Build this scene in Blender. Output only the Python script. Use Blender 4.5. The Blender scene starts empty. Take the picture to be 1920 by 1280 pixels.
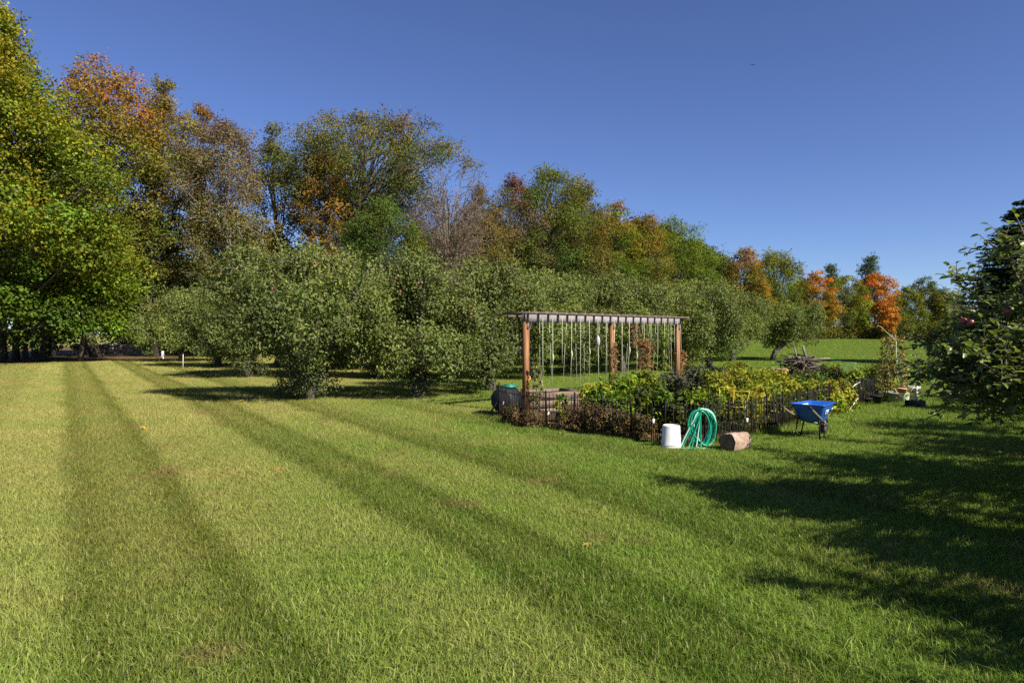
import bpy, math, random
import numpy as np
from math import radians, sin, cos, pi

# ------------------------------------------------------------------ camera, sky, sun, exposure
SC = bpy.context.scene
COL = SC.collection
F = 1280.0          # focal length in photo pixels (1920 wide)
HZ = 625.0          # horizon row in the photo
CH = 1.8            # eye height

cd = bpy.data.cameras.new("camera")
cam = bpy.data.objects.new("camera", cd)
COL.objects.link(cam)
cam.location = (0, 0, CH)
cam.rotation_euler = (radians(90), 0, 0)
cd.sensor_width = 36.0
cd.lens = 24.0
cd.shift_y = -15.0 / 1920.0
cd.clip_end = 3000
cd.clip_start = 0.05
SC.camera = cam

SUN_EL = radians(38)
SUN_DIR = np.array([0.76, -0.65])
SUN_DIR = SUN_DIR / np.linalg.norm(SUN_DIR)
S3 = np.array([SUN_DIR[0] * cos(SUN_EL), SUN_DIR[1] * cos(SUN_EL), sin(SUN_EL)])

world = bpy.data.worlds.new("World")
SC.world = world
world.use_nodes = True
wn = world.node_tree
for n in list(wn.nodes):
    wn.nodes.remove(n)
sky = wn.nodes.new("ShaderNodeTexSky")
sky.sky_type = 'NISHITA'
sky.sun_disc = False
sky.sun_elevation = SUN_EL
sky.sun_rotation = math.atan2(SUN_DIR[0], SUN_DIR[1])
sky.altitude = 1000
sky.air_density = 0.85
sky.dust_density = 0.7
sky.ozone_density = 6.0
bg = wn.nodes.new("ShaderNodeBackground")
bg.inputs["Strength"].default_value = 0.066
wo = wn.nodes.new("ShaderNodeOutputWorld")
hs = wn.nodes.new("ShaderNodeHueSaturation")
hs.inputs["Hue"].default_value = 0.513
hs.inputs["Saturation"].default_value = 1.03
wn.links.new(sky.outputs[0], hs.inputs["Color"])
wn.links.new(hs.outputs[0], bg.inputs[0])
wn.links.new(bg.outputs[0], wo.inputs[0])

sl = bpy.data.lights.new("sun", 'SUN')
sl.energy = 5.0
sl.angle = radians(0.55)
sl.color = (1.0, 0.93, 0.82)
sun = bpy.data.objects.new("sun", sl)
COL.objects.link(sun)
sun.location = (30, -30, 60)
# lamp shines along -Z: point -Z away from the sun direction
sun.rotation_euler = (radians(90) - SUN_EL, 0, math.atan2(S3[0], -S3[1]))

SC.view_settings.view_transform = 'Standard'
SC.view_settings.look = 'None'
SC.view_settings.exposure = 1.06
SC.view_settings.gamma = 1.0
SC.view_settings.use_curve_mapping = False
SC.render.engine = 'CYCLES'
SC.cycles.max_bounces = 6
SC.cycles.diffuse_bounces = 3
SC.cycles.transmission_bounces = 4
SC.cycles.transparent_max_bounces = 4
SC.cycles.use_denoising = False


# ------------------------------------------------------------------ helpers
def smooth(a, b, x):
    t = np.clip((x - a) / (b - a), 0, 1)
    return t * t * (3 - 2 * t)


def tz(x, y):
    """height of the ground"""
    x = np.asarray(x, float)
    y = np.asarray(y, float)
    z = 0.03 * np.sin(x * 0.35 + 1.0) * np.sin(y * 0.27) * smooth(4, 14, np.hypot(x, y))
    z = z + 0.75 * smooth(38, 88, y) * smooth(8, 34, x) + 0.35 * np.exp(-((x - 40) / 9.0) ** 2 - ((y - 80) / 14.0) ** 2)
    z = z + 0.35 * np.exp(-((x - 22) / 10.0) ** 2 - ((y - 62) / 10.0) ** 2)
    return z


def gz(x, y):
    return float(tz(x, y))


def G(px, py):
    """photo pixel on flat ground -> (x, y)"""
    d = CH * F / (py - HZ)
    return ((px - 960.0) / F * d, d)


def at(px, d):
    return (px - 960.0) / F * d


def zof(py, d):
    return CH - (py - HZ) * d / F


class MB:
    """collects vertices, triangles/quads and a colour per vertex"""

    def __init__(s):
        s.v, s.t, s.q, s.c, s.n = [], [], [], [], 0

    def add(s, v, t=None, q=None, c=None):
        v = np.asarray(v, float).reshape(-1, 3)
        if t is not None and len(t):
            s.t.append(np.asarray(t, int).reshape(-1, 3) + s.n)
        if q is not None and len(q):
            s.q.append(np.asarray(q, int).reshape(-1, 4) + s.n)
        if c is None:
            c = np.full((len(v), 3), 0.5)
        c = np.asarray(c, float)
        if c.ndim == 1:
            c = np.tile(c, (len(v), 1))
        s.v.append(v)
        s.c.append(c)
        s.n += len(v)

    def box(s, c, size, rot=None, col=None, taper=1.0):
        x, y, z = [k / 2 for k in size]
        v = np.array([[-x, -y, -z], [x, -y, -z], [x, y, -z], [-x, y, -z],
                      [-x * taper, -y * taper, z], [x * taper, -y * taper, z], [x * taper, y * taper, z], [-x * taper, y * taper, z]])
        if rot is not None:
            v = v @ np.asarray(rot).T
        s.add(v + np.asarray(c), q=[[0, 3, 2, 1], [4, 5, 6, 7], [0, 1, 5, 4], [1, 2, 6, 5], [2, 3, 7, 6], [3, 0, 4, 7]], c=col)

    def tube(s, pts, rad, n=6, col=None, cap=True):
        P = np.asarray(pts, float)
        m = len(P)
        R = np.full(m, rad) if np.isscalar(rad) else np.asarray(rad, float)
        T = np.gradient(P, axis=0)
        T /= np.maximum(np.linalg.norm(T, axis=1, keepdims=True), 1e-9)
        ref = np.array([0, 0, 1.0]) if abs(T[0, 2]) < 0.9 else np.array([1.0, 0, 0])
        U = ref - T[0] * np.dot(ref, T[0])
        U /= np.linalg.norm(U)
        a = np.arange(n) * 2 * pi / n
        vs = []
        for i in range(m):
            U = U - T[i] * np.dot(U, T[i])
            U /= max(np.linalg.norm(U), 1e-9)
            W = np.cross(T[i], U)
            vs.append(P[i] + R[i] * (np.outer(np.cos(a), U) + np.outer(np.sin(a), W)))
        V = np.concatenate(vs)
        i = np.arange(m - 1)[:, None] * n
        j = np.arange(n)[None, :]
        k = (j + 1) % n
        q = np.stack([i + j, i + k, i + n + k, i + n + j], -1).reshape(-1, 4)
        t = None
        if cap:
            t = [[0, b + 1, b] for b in range(1, n - 1)] + [[(m - 1) * n, (m - 1) * n + b, (m - 1) * n + b + 1] for b in range(1, n - 1)]
        s.add(V, t=t, q=q, c=col)

    def lathe(s, prof, n=24, c=(0, 0, 0), col=None):
        prof = np.asarray(prof, float)
        m = len(prof)
        a = np.arange(n) * 2 * pi / n
        V = np.stack([prof[:, 0:1] * np.cos(a), prof[:, 0:1] * np.sin(a), np.repeat(prof[:, 1:2], n, 1)], -1).reshape(-1, 3) + np.asarray(c)
        i = np.arange(m - 1)[:, None] * n
        j = np.arange(n)[None, :]
        k = (j + 1) % n
        s.add(V, q=np.stack([i + j, i + k, i + n + k, i + n + j], -1).reshape(-1, 4), c=col)

    def mesh(s, name, mat, smoothed=False, extra=None):
        V = np.concatenate(s.v) if s.v else np.zeros((0, 3))
        C = np.concatenate(s.c) if s.c else np.zeros((0, 3))
        T = np.concatenate(s.t) if s.t else np.zeros((0, 3), int)
        Q = np.concatenate(s.q) if s.q else np.zeros((0, 4), int)
        me = bpy.data.meshes.new(name)
        me.vertices.add(len(V))
        me.vertices.foreach_set("co", V.astype(np.float32).ravel())
        nl = T.size + Q.size
        me.loops.add(nl)
        me.loops.foreach_set("vertex_index", np.concatenate([T.ravel(), Q.ravel()]).astype(np.int32))
        me.polygons.add(len(T) + len(Q))
        me.polygons.foreach_set("loop_start", np.concatenate([np.arange(len(T)) * 3, T.size + np.arange(len(Q)) * 4]).astype(np.int32))
        ca = me.color_attributes.new("tint", 'FLOAT_COLOR', 'POINT')
        ca.data.foreach_set("color", np.concatenate([C, np.ones((len(C), 1))], 1).astype(np.float32).ravel())
        me.update(calc_edges=True)
        if smoothed:
            me.polygons.foreach_set("use_smooth", np.ones(len(me.polygons), bool))
        if mat is not None:
            me.materials.append(mat)
        return me

    def obj(s, name, mat, parent=None, smoothed=False, loc=None):
        return link(name, s.mesh(name, mat, smoothed), parent, loc)


def link(name, data, parent=None, loc=None):
    o = bpy.data.objects.new(name, data)
    COL.objects.link(o)
    if parent is not None:
        o.parent = parent
    if loc is not None:
        o.location = loc
    return o


def tag(o, label=None, cat=None, group=None, kind=None):
    if label:
        o["label"] = label
    if cat:
        o["category"] = cat
    if group:
        o["group"] = group
    if kind:
        o["kind"] = kind
    return o


def thing(name, label, cat, loc=(0, 0, 0), rz=0.0, group=None, scale=None):
    o = bpy.data.objects.new(name, None)
    COL.objects.link(o)
    o.empty_display_size = 0.2
    o.location = loc
    o.rotation_euler = (0, 0, rz)
    if scale is not None:
        o.scale = scale
    return tag(o, label, cat, group)


def copy_tree(root, loc, rz=0.0, label=None, scale=None):
    """a copy of a thing with copies of its parts and sub-parts (mesh data shared)"""
    c = root.copy()
    COL.objects.link(c)
    c.location = loc
    c.rotation_euler = (0, 0, rz)
    if scale is not None:
        c.scale = scale
    if label:
        c["label"] = label

    def down(a, b):
        for ch in a.children:
            d = ch.copy()
            COL.objects.link(d)
            d.parent = b
            down(ch, d)
    down(root, c)
    return c


def rotz(a):
    return np.array([[cos(a), -sin(a), 0], [sin(a), cos(a), 0], [0, 0, 1.0]])


def rotx(a):
    return np.array([[1.0, 0, 0], [0, cos(a), -sin(a)], [0, sin(a), cos(a)]])


def roty(a):
    return np.array([[cos(a), 0, sin(a)], [0, 1.0, 0], [-sin(a), 0, cos(a)]])


# ------------------------------------------------------------------ materials
class N:
    def __init__(s, name):
        s.m = bpy.data.materials.new(name)
        s.m.use_nodes = True
        s.t = s.m.node_tree
        for n in list(s.t.nodes):
            s.t.nodes.remove(n)
        s.out = s.t.nodes.new("ShaderNodeOutputMaterial")

    def n(s, typ, **kw):
        k = s.t.nodes.new("ShaderNode" + typ)
        for a, b in kw.items():
            setattr(k, a, b)
        return k

    def l(s, a, b):
        s.t.links.new(a, b)

    def noise(s, scale, detail=4, vec=None, rough=0.55):
        k = s.n("TexNoise")
        k.inputs["Scale"].default_value = scale
        k.inputs["Detail"].default_value = detail
        k.inputs["Roughness"].default_value = rough
        if vec is not None:
            s.l(vec, k.inputs["Vector"])
        return k.outputs["Fac"]

    def ramp(s, fac, stops):
        k = s.n("ValToRGB")
        e = k.color_ramp.elements
        while len(e) < len(stops):
            e.new(0.5)
        for i, (p, c) in enumerate(stops):
            e[i].position = p
            e[i].color = (c[0], c[1], c[2], 1) if not np.isscalar(c) else (c, c, c, 1)
        s.l(fac, k.inputs[0])
        return k.outputs[0]

    def mix(s, fac, a, b, mode='MIX'):
        k = s.n("Mix", data_type='RGBA', blend_type=mode)
        for v, idx in ((fac, 0), (a, 6), (b, 7)):
            if isinstance(v, bpy.types.NodeSocket):
                s.l(v, k.inputs[idx])
            elif idx == 0:
                k.inputs[0].default_value = v
            else:
                k.inputs[idx].default_value = (v[0], v[1], v[2], 1)
        return k.outputs[2]

    def math(s, op, a, b=None, clamp=False):
        k = s.n("Math", operation=op, use_clamp=clamp)
        for v, i in ((a, 0), (b, 1)):
            if v is None:
                continue
            if isinstance(v, bpy.types.NodeSocket):
                s.l(v, k.inputs[i])
            else:
                k.inputs[i].default_value = v
        return k.outputs[0]

    def bsdf(s, col, rough=0.6, spec=0.3, metal=0.0, bump=None, bstr=0.3, bdist=0.01):
        p = s.n("BsdfPrincipled")
        for v, nm in ((col, "Base Color"), (rough, "Roughness"), (spec, "Specular IOR Level"), (metal, "Metallic")):
            if isinstance(v, bpy.types.NodeSocket):
                s.l(v, p.inputs[nm])
            elif nm == "Base Color":
                p.inputs[nm].default_value = (v[0], v[1], v[2], 1)
            else:
                p.inputs[nm].default_value = v
        if bump is not None:
            b = s.n("Bump")
            b.inputs["Strength"].default_value = bstr
            b.inputs["Distance"].default_value = bdist
            s.l(bump, b.inputs["Height"])
            s.l(b.outputs[0], p.inputs["Normal"])
        return p

    def done(s, sh):
        s.l(sh, s.out.inputs["Surface"])
        return s.m


def leaf_material(name, trans=0.3, rough=0.5, spec=0.25, under=None):
    m = N(name)
    a = m.n("Attribute", attribute_name="tint", attribute_type='GEOMETRY')
    col = a.outputs["Color"]
    if under is not None:                      # paler leaf underside
        geo = m.n("NewGeometry")
        col = m.mix(m.math('MULTIPLY', geo.outputs["Backfacing"], 0.7), col, m.mix(0.5, col, under))
    p = m.bsdf(col, rough, spec)
    tr = m.n("BsdfTranslucent")
    tc = m.mix(1.0, col, (1.25, 1.3, 0.55), 'MULTIPLY')
    m.l(tc, tr.inputs["Color"])
    mx = m.n("MixShader")
    mx.inputs[0].default_value = trans
    m.l(p.outputs[0], mx.inputs[1])
    m.l(tr.outputs[0], mx.inputs[2])
    return m.done(mx.outputs[0])


def noisy(name, c1, c2, scale=6, rough=0.7, spec=0.2, bstr=0.3, stretch=None, detail=5, bdist=0.01, metal=0.0):
    m = N(name)
    tc = m.n("TexCoord")
    v = tc.outputs["Object"]
    if stretch:
        mp = m.n("Mapping")
        mp.inputs["Scale"].default_value = stretch
        m.l(v, mp.inputs[0])
        v = mp.outputs[0]
    f = m.noise(scale, detail, v)
    col = m.ramp(f, [(0.3, c1), (0.7, c2)])
    return m.done(m.bsdf(col, rough, spec, metal, f, bstr, bdist).outputs[0])


M_LEAF = leaf_material("broad_leaf", 0.32, 0.6, 0.10)
M_APPLE_LEAF = leaf_material("apple_leaf", 0.32, 0.55, 0.14, (0.17, 0.20, 0.09))
M_GLOSSY_LEAF = leaf_material('glossy_apple_leaf', 0.34, 0.38, 0.4, (0.17, 0.20, 0.09))
M_NEEDLE = leaf_material("conifer_needle", 0.1, 0.55, 0.25)
M_BARK = noisy("bark", (0.045, 0.036, 0.028), (0.13, 0.11, 0.09), 5, 0.9, 0.1, 0.6, (2, 2, 0.5))
M_BARK_PALE = noisy("pale_bark", (0.10, 0.085, 0.065), (0.23, 0.20, 0.16), 5, 0.9, 0.1, 0.5, (2, 2, 0.5))
M_BARK_APPLE = noisy("apple_bark", (0.05, 0.042, 0.035), (0.16, 0.14, 0.12), 9, 0.9, 0.1, 0.6)
M_CEDAR = noisy("cedar_post", (0.15, 0.068, 0.027), (0.30, 0.145, 0.058), 3, 0.6, 0.25, 0.2, (14, 14, 0.9))
M_GREYWOOD = noisy("weathered_wood", (0.16, 0.145, 0.14), (0.29, 0.265, 0.26), 3, 0.85, 0.1, 0.2, (2, 14, 14))
M_DARKWOOD = noisy("dark_rafter_wood", (0.10, 0.075, 0.06), (0.19, 0.15, 0.125), 3, 0.85, 0.1, 0.2, (2, 14, 14))
M_PLANK = noisy("greyed_plank", (0.085, 0.06, 0.045), (0.20, 0.155, 0.12), 3, 0.85, 0.1, 0.3, (1, 8, 8))
M_TWINE = noisy("pale_twine", (0.40, 0.43, 0.30), (0.56, 0.58, 0.44), 30, 0.9, 0.1, 0.1)
M_IRON = noisy("black_fence_metal", (0.005, 0.0045, 0.004), (0.014, 0.012, 0.010), 20, 0.6, 0.15, 0.1)
M_SOIL = noisy("garden_soil", (0.045, 0.028, 0.017), (0.13, 0.085, 0.05), 7, 0.95, 0.05, 0.8, None, 8, 0.04)
M_LITTER = noisy("leaf_litter", (0.05, 0.035, 0.018), (0.17, 0.11, 0.055), 3, 0.95, 0.05, 0.8, None, 8, 0.05)
M_WHITE = noisy("white_plastic", (0.50, 0.49, 0.46), (0.70, 0.70, 0.68), 7, 0.45, 0.4, 0.03)
M_HOSE = noisy("green_hose_rubber", (0.0, 0.20, 0.115), (0.005, 0.30, 0.18), 3, 0.35, 0.5, 0.05)
M_HOSE_PALE = noisy("pale_hose_stripe", (0.30, 0.50, 0.40), (0.42, 0.60, 0.50), 3, 0.4, 0.4, 0.05)
M_BLUE = noisy("blue_tub_plastic", (0.012, 0.075, 0.34), (0.016, 0.095, 0.40), 3, 0.35, 0.5, 0.04)
M_RUBBER = noisy("black_rubber", (0.012, 0.012, 0.012), (0.025, 0.025, 0.025), 10, 0.7, 0.25, 0.15)
M_BLACKPL = noisy("black_plastic", (0.010, 0.011, 0.013), (0.022, 0.024, 0.026), 6, 0.6, 0.18, 0.1)
M_STEEL = noisy("dull_steel", (0.30, 0.30, 0.30), (0.45, 0.45, 0.44), 8, 0.45, 0.5, 0.1, metal=0.6)
M_HANDLE = noisy("worn_ash_handle", (0.09, 0.075, 0.058), (0.19, 0.16, 0.125), 4, 0.7, 0.2, 0.2, (10, 10, 1))
M_LOGBARK = noisy("split_log_bark", (0.17, 0.115, 0.08), (0.40, 0.30, 0.23), 7, 0.9, 0.1, 0.9, (1, 1, 1), 7, 0.03)
M_LOGEND = noisy("cut_log_end", (0.07, 0.045, 0.03), (0.17, 0.115, 0.075), 9, 0.9, 0.1, 0.5)
M_YELLOW = noisy("yellow_wire", (0.60, 0.40, 0.02), (0.72, 0.50, 0.04), 20, 0.5, 0.3, 0.05)
M_ORANGE = noisy("orange_wire", (0.62, 0.28, 0.03), (0.72, 0.36, 0.05), 20, 0.5, 0.3, 0.05)
M_GREENWIRE = noisy("green_coated_wire", (0.06, 0.22, 0.13), (0.12, 0.32, 0.20), 20, 0.5, 0.3, 0.05)
M_LIME = noisy("pale_green_pole", (0.25, 0.34, 0.16), (0.32, 0.42, 0.21), 20, 0.5, 0.3, 0.05)
M_GREYPOT = noisy("grey_pot", (0.20, 0.19, 0.20), (0.30, 0.29, 0.30), 4, 0.6, 0.3, 0.05)
M_LILACPOT = noisy("lilac_grey_pot", (0.32, 0.29, 0.33), (0.42, 0.39, 0.43), 4, 0.6, 0.3, 0.05)
M_SAGE = noisy("sage_green_bag", (0.26, 0.33, 0.20), (0.36, 0.43, 0.28), 5, 0.8, 0.2, 0.3)
M_TERRA = noisy("terracotta", (0.48, 0.22, 0.13), (0.62, 0.32, 0.2), 8, 0.8, 0.15, 0.1)
M_GREENLID = noisy("green_lid", (0.012, 0.13, 0.085), (0.02, 0.18, 0.12), 5, 0.4, 0.4, 0.1)
M_STONE = noisy("field_stone", (0.20, 0.19, 0.18), (0.46, 0.44, 0.43), 2.5, 0.9, 0.1, 0.8, None, 7, 0.05)
M_APPLEFRUIT = noisy("red_apple_skin", (0.10, 0.018, 0.022), (0.24, 0.05, 0.04), 15, 0.3, 0.5, 0.02)
M_TILLER = noisy("faded_red_paint", (0.18, 0.035, 0.03), (0.28, 0.06, 0.05), 6, 0.5, 0.4, 0.1)
M_STICKER = noisy("white_sticker", (0.52, 0.54, 0.55), (0.66, 0.68, 0.69), 6, 0.4, 0.4, 0.0)
M_PRINT = noisy("sticker_print", (0.08, 0.12, 0.20), (0.12, 0.16, 0.25), 6, 0.4, 0.4, 0.0)
M_FOAM = noisy("pale_spare_wood", (0.5, 0.45, 0.36), (0.62, 0.57, 0.48), 4, 0.8, 0.1, 0.2)


def grass_nodes(m, blades):
    """lawn colour from the place on the ground: mowing stripes (blade sheen put into the colour), dry and lush patches"""
    geo = m.n("NewGeometry")
    pos = geo.outputs["Position"]
    sep = m.n("SeparateXYZ")
    m.l(pos, sep.inputs[0])
    x, y = sep.outputs[0], sep.outputs[1]
    flat = m.n("CombineXYZ")
    m.l(x, flat.inputs[0])
    m.l(y, flat.inputs[1])
    vec = flat.outputs[0]
    wob = m.math('MULTIPLY', m.math('SUBTRACT', m.noise(0.55, 3, vec), 0.5), 0.45)
    s = m.math('ADD', m.math('ADD', m.math('MULTIPLY', x, 0.835), m.math('MULTIPLY', y, 0.55)), wob)
    st = m.math('DIVIDE', m.math('ADD', s, 6.0), 18.0, True)      # -6 .. 12  ->  0 .. 1

    def p(v):
        return (v + 6.0) / 18.0
    stripes = m.ramp(st, [(0.0, 0.3), (p(-3.6), 0.25), (p(-3.2), 0.55), (p(-2.4), 0.35), (p(-1.15), 0.35), (p(-0.9), 0.05), (p(-0.1), 0.02),
                          (p(0.15), 0.85), (p(0.35), 0.68), (p(0.6), 0.52), (p(0.85), 0.6), (p(1.08), 1.0), (p(1.3), 0.12), (p(1.75), 0.18), (p(2.1), 0.05), (p(2.5), 0.08),
                          (p(2.75), 1.0), (p(2.95), 0.72), (p(3.2), 0.62), (p(3.44), 1.0), (p(3.65), 0.1), (p(4.1), 0.14), (p(4.5), 0.0),
                          (p(4.78), 1.0), (p(5.0), 0.65), (p(5.35), 0.6), (p(5.7), 0.15), (p(6.7), 0.1), (p(7.0), 0.7), (p(7.6), 0.35), (p(8.1), 0.1), (p(9.6), 0.1)])
    patch = m.noise(0.42, 5, vec, 0.62)
    fine = m.noise(2.6, 7, vec, 0.72)
    # dry towards the left of the lawn, lush towards the right
    side = m.n("MapRange")
    side.inputs[1].default_value = -7
    side.inputs[2].default_value = 3.5
    m.l(x, side.inputs[0])
    dry = m.math('ADD', m.math('MULTIPLY', m.math('SUBTRACT', patch, 0.5), 2.1), m.math('SUBTRACT', 0.80, m.math('MULTIPLY', side.outputs[0], 0.88)), True)
    light = m.mix(dry, (0.152, 0.232, 0.032), (0.322, 0.298, 0.092))
    dark = m.mix(dry, (0.060, 0.104, 0.009), (0.118, 0.126, 0.017))
    sf = m.math('MULTIPLY', stripes, m.math('ADD', 0.72, m.math('MULTIPLY', patch, 0.5)), True)
    col = m.mix(sf, light, dark)  # stripe sheen of leaning blades is painted in as pale and dark colour
    col = m.mix(m.math('MULTIPLY', m.math('SUBTRACT', fine, 0.42, True), 0.9, True), col, m.mix(dry, (0.13, 0.215, 0.022), (0.30, 0.24, 0.07)))
    # a few worn brownish spots
    spot = m.ramp(m.noise(0.95, 3, vec, 0.5), [(0.60, 0.0), (0.74, 1.0)])
    col = m.mix(m.math('MULTIPLY', spot, 0.7), col, (0.21, 0.135, 0.06))
    return col, fine


def make_grass_material(blades):
    m = N("grass_blade" if blades else "lawn_turf")
    col, fine = grass_nodes(m, blades)
    if blades:
        a = m.n("Attribute", attribute_name="tint", attribute_type='GEOMETRY')
        sp = m.n("SeparateColor")
        m.l(a.outputs["Color"], sp.inputs[0])
        rnd = sp.outputs[0]
        straw = m.ramp(rnd, [(0.80, 0.0), (0.86, 1.0)])
        br = m.math('ADD', 0.62, m.math('MULTIPLY', sp.outputs[1], 0.85))
        k = m.n("CombineXYZ")
        for i in range(3):
            m.l(br, k.inputs[i])
        col = m.mix(1.0, col, k.outputs[0], 'MULTIPLY')
        col = m.mix(m.math('MULTIPLY', straw, 0.5), col, (0.40, 0.36, 0.15))
        p = m.bsdf(col, 0.55, 0.12)
        tr = m.n("BsdfTranslucent")
        m.l(m.mix(1.0, col, (1.2, 1.25, 0.6), 'MULTIPLY'), tr.inputs["Color"])
        mx = m.n("MixShader")
        mx.inputs[0].default_value = 0.3
        m.l(p.outputs[0], mx.inputs[1])
        m.l(tr.outputs[0], mx.inputs[2])
        return m.done(mx.outputs[0])
    geo = m.n("NewGeometry")
    f2 = m.noise(16, 6, geo.outputs["Position"], 0.7)
    col = m.mix(1.0, col, m.ramp(f2, [(0.25, 0.45), (0.75, 1.05)]), 'MULTIPLY')
    return m.done(m.bsdf(col, 0.85, 0.1, 0, f2, 0.9, 0.05).outputs[0])


M_LAWN = make_grass_material(False)
M_BLADE = make_grass_material(True)

# ------------------------------------------------------------------ ground
rng = np.random.default_rng(7)


def sheet(name, mat, xs, ys, dz=0.0, inside=None):
    X, Y = np.meshgrid(xs, ys)
    V = np.stack([X, Y, tz(X, Y) + dz], -1).reshape(-1, 3)
    nx, ny = len(xs), len(ys)
    i = np.arange(ny - 1)[:, None] * nx + np.arange(nx - 1)[None, :]
    q = np.stack([i, i + 1, i + nx + 1, i + nx], -1).reshape(-1, 4)
    if inside is not None:
        c = V[q].mean(1)
        q = q[inside(c[:, 0], c[:, 1])]
    b = MB()
    b.add(V, q=q)
    return b.obj(name, mat, smoothed=True)


u = np.linspace(-1, 1, 221)
gx = np.sign(u) * (np.abs(u) * 60 + np.abs(u) ** 5 * 900)
gy = gx + 20
tag(sheet("lawn", M_LAWN, gx, gy), kind="structure")

# outline of the fenced garden (fence line, then round the back)
FENCE = [(-0.28, 14.9), (-0.12, 14.1), (0.35, 13.45), (1.28, 12.55), (2.4, 11.2), (2.75, 10.95), (3.05, 10.95), (4.06, 11.75), (5.6, 13.4), (7.7, 15.75), (9.2, 17.3)]
GARDEN = FENCE + [(9.9, 19.0), (9.6, 24.0), (6.6, 23.0), (3.2, 19.2), (0.6, 17.2), (-0.3, 16.2)]


def in_poly(poly, x, y):
    x = np.asarray(x, float)
    y = np.asarray(y, float)
    r = np.zeros(x.shape, bool)
    n = len(poly)
    for i in range(n):
        x1, y1 = poly[i]
        x2, y2 = poly[(i + 1) % n]
        c = ((y1 > y) != (y2 > y)) & (x < (x2 - x1) * (y - y1) / (y2 - y1 + 1e-12) + x1)
        r ^= c
    return r


def soil_inside(x, y):
    return in_poly(GARDEN, x, y)


o = sheet("garden_soil", M_SOIL, np.arange(-0.6, 10.4, 0.15), np.arange(10.6, 24.4, 0.15), 0.012, soil_inside)
tag(o, kind="structure")

# forest floor under the wood along the left and back
WOOD = [(-60, 36), (-34, 37.5), (-27, 41), (-22, 55), (-13, 56), (-4, 56), (4, 62), (13, 72), (22, 84), (33, 98), (45, 106), (60, 108), (80, 112), (120, 115), (160, 190), (-60, 190)]
o = sheet("forest_floor", M_LITTER, np.arange(-62, 162, 2.0), np.arange(35, 192, 1.5), 0.02, lambda x, y: in_poly(WOOD, x, y))
tag(o, kind="structure")

# ------------------------------------------------------------------ grass blades: tiles of blades set out over the lawn
def blade_tile(n, size, hmin, hmax, w, lean, segs):
    w = w * np.where(rng.random(n) < .05, 2.8, 1.0) * rng.uniform(.7, 1.3, n)
    bx = rng.uniform(0, size, n) - size / 2
    by = rng.uniform(0, size, n) - size / 2
    h = rng.uniform(hmin, hmax, n) * rng.choice([1, 1, 1, 1.35], n)
    a = rng.uniform(0, 2 * pi, n)
    ln = np.abs(rng.normal(0, lean, n)) * h
    fa = a + rng.normal(0, 0.9, n) + pi / 2
    dx, dy = np.cos(a) * ln, np.sin(a) * ln
    wx, wy = np.cos(fa) * w / 2, np.sin(fa) * w / 2
    col = np.stack([rng.random(n), rng.random(n), rng.random(n)], -1)
    z0 = np.full(n, -0.01)
    if segs == 2:
        V = np.stack([np.stack([bx - wx, by - wy, z0], -1), np.stack([bx + wx, by + wy, z0], -1),
                      np.stack([bx + dx * .35 + wx * .8, by + dy * .35 + wy * .8, h * .6], -1), np.stack([bx + dx * .35 - wx * .8, by + dy * .35 - wy * .8, h * .6], -1),
                      np.stack([bx + dx, by + dy, h], -1)], 1)
        b = np.arange(n)[:, None] * 5
        T = np.concatenate([b + [0, 1, 2], b + [0, 2, 3], b + [3, 2, 4]])
        return V.reshape(-1, 3), T, np.repeat(col, 5, 0)
    V = np.stack([np.stack([bx - wx, by - wy, z0], -1), np.stack([bx + wx, by + wy, z0], -1), np.stack([bx + dx, by + dy, h], -1)], 1)
    T = np.arange(n * 3).reshape(-1, 3)
    return V.reshape(-1, 3), T, np.repeat(col, 3, 0)


TILES = [  # (blades, size, hmin, hmax, width, lean, segs)
    (6200, 1.0, 0.018, 0.056, 0.0042, 1.2, 2),
    (2600, 1.0, 0.025, 0.065, 0.0085, 0.8, 1),
    (2600, 2.0, 0.030, 0.075, 0.020, 0.7, 1),
]
gb = MB()
kinds = []
for k, a in enumerate(TILES):
    V, T, c = blade_tile(*a)
    gb.add(V, t=T, c=c)
    kinds.append(np.full(len(V), k))
pts, prot, pk = [], [], []


def tiles(k, size, dmin, dmax):
    r = int(dmax / size) + 1
    for i in range(-r, r + 1):
        for j in range(0, r + 1):
            x, y = (i + .5) * size, (j + .5) * size
            if not (dmin <= max(y, 0) < dmax) or abs(x) > 0.80 * y + 1.3:
                continue
            if in_poly(GARDEN, np.array([x]), np.array([y]))[0] or in_poly(WOOD, np.array([x]), np.array([y]))[0]:
                continue
            pts.append((x, y, gz(x, y)))
            prot.append(rng.integers(0, 4) * pi / 2)
            pk.append(10 + k)


tiles(0, 1.0, 2.0, 12.0)
tiles(1, 1.0, 12.0, 28.0)
tiles(2, 2.0, 28.0, 92.0)
gb.add(np.array(pts), c=(0, 0, 0))
kinds.append(np.array(pk))
gme = gb.mesh("grass", M_BLADE)
ka = gme.attributes.new("tile_kind", 'INT', 'POINT')
ka.data.foreach_set("value", np.concatenate(kinds).astype(np.int32))
ra = gme.attributes.new("tile_turn", 'FLOAT_VECTOR', 'POINT')
rv = np.zeros((gb.n, 3), np.float32)
rv[gb.n - len(pts):, 2] = prot
ra.data.foreach_set("vector", rv.ravel())
grass = tag(link("grass", gme), kind="stuff")
ng = bpy.data.node_groups.new("set_out_grass", 'GeometryNodeTree')
ng.interface.new_socket("Geometry", in_out='INPUT', socket_type='NodeSocketGeometry')
ng.interface.new_socket("Geometry", in_out='OUTPUT', socket_type='NodeSocketGeometry')
gi = ng.nodes.new("NodeGroupInput")
go = ng.nodes.new("NodeGroupOutput")
jn = ng.nodes.new("GeometryNodeJoinGeometry")
na = ng.nodes.new("GeometryNodeInputNamedAttribute")
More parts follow.
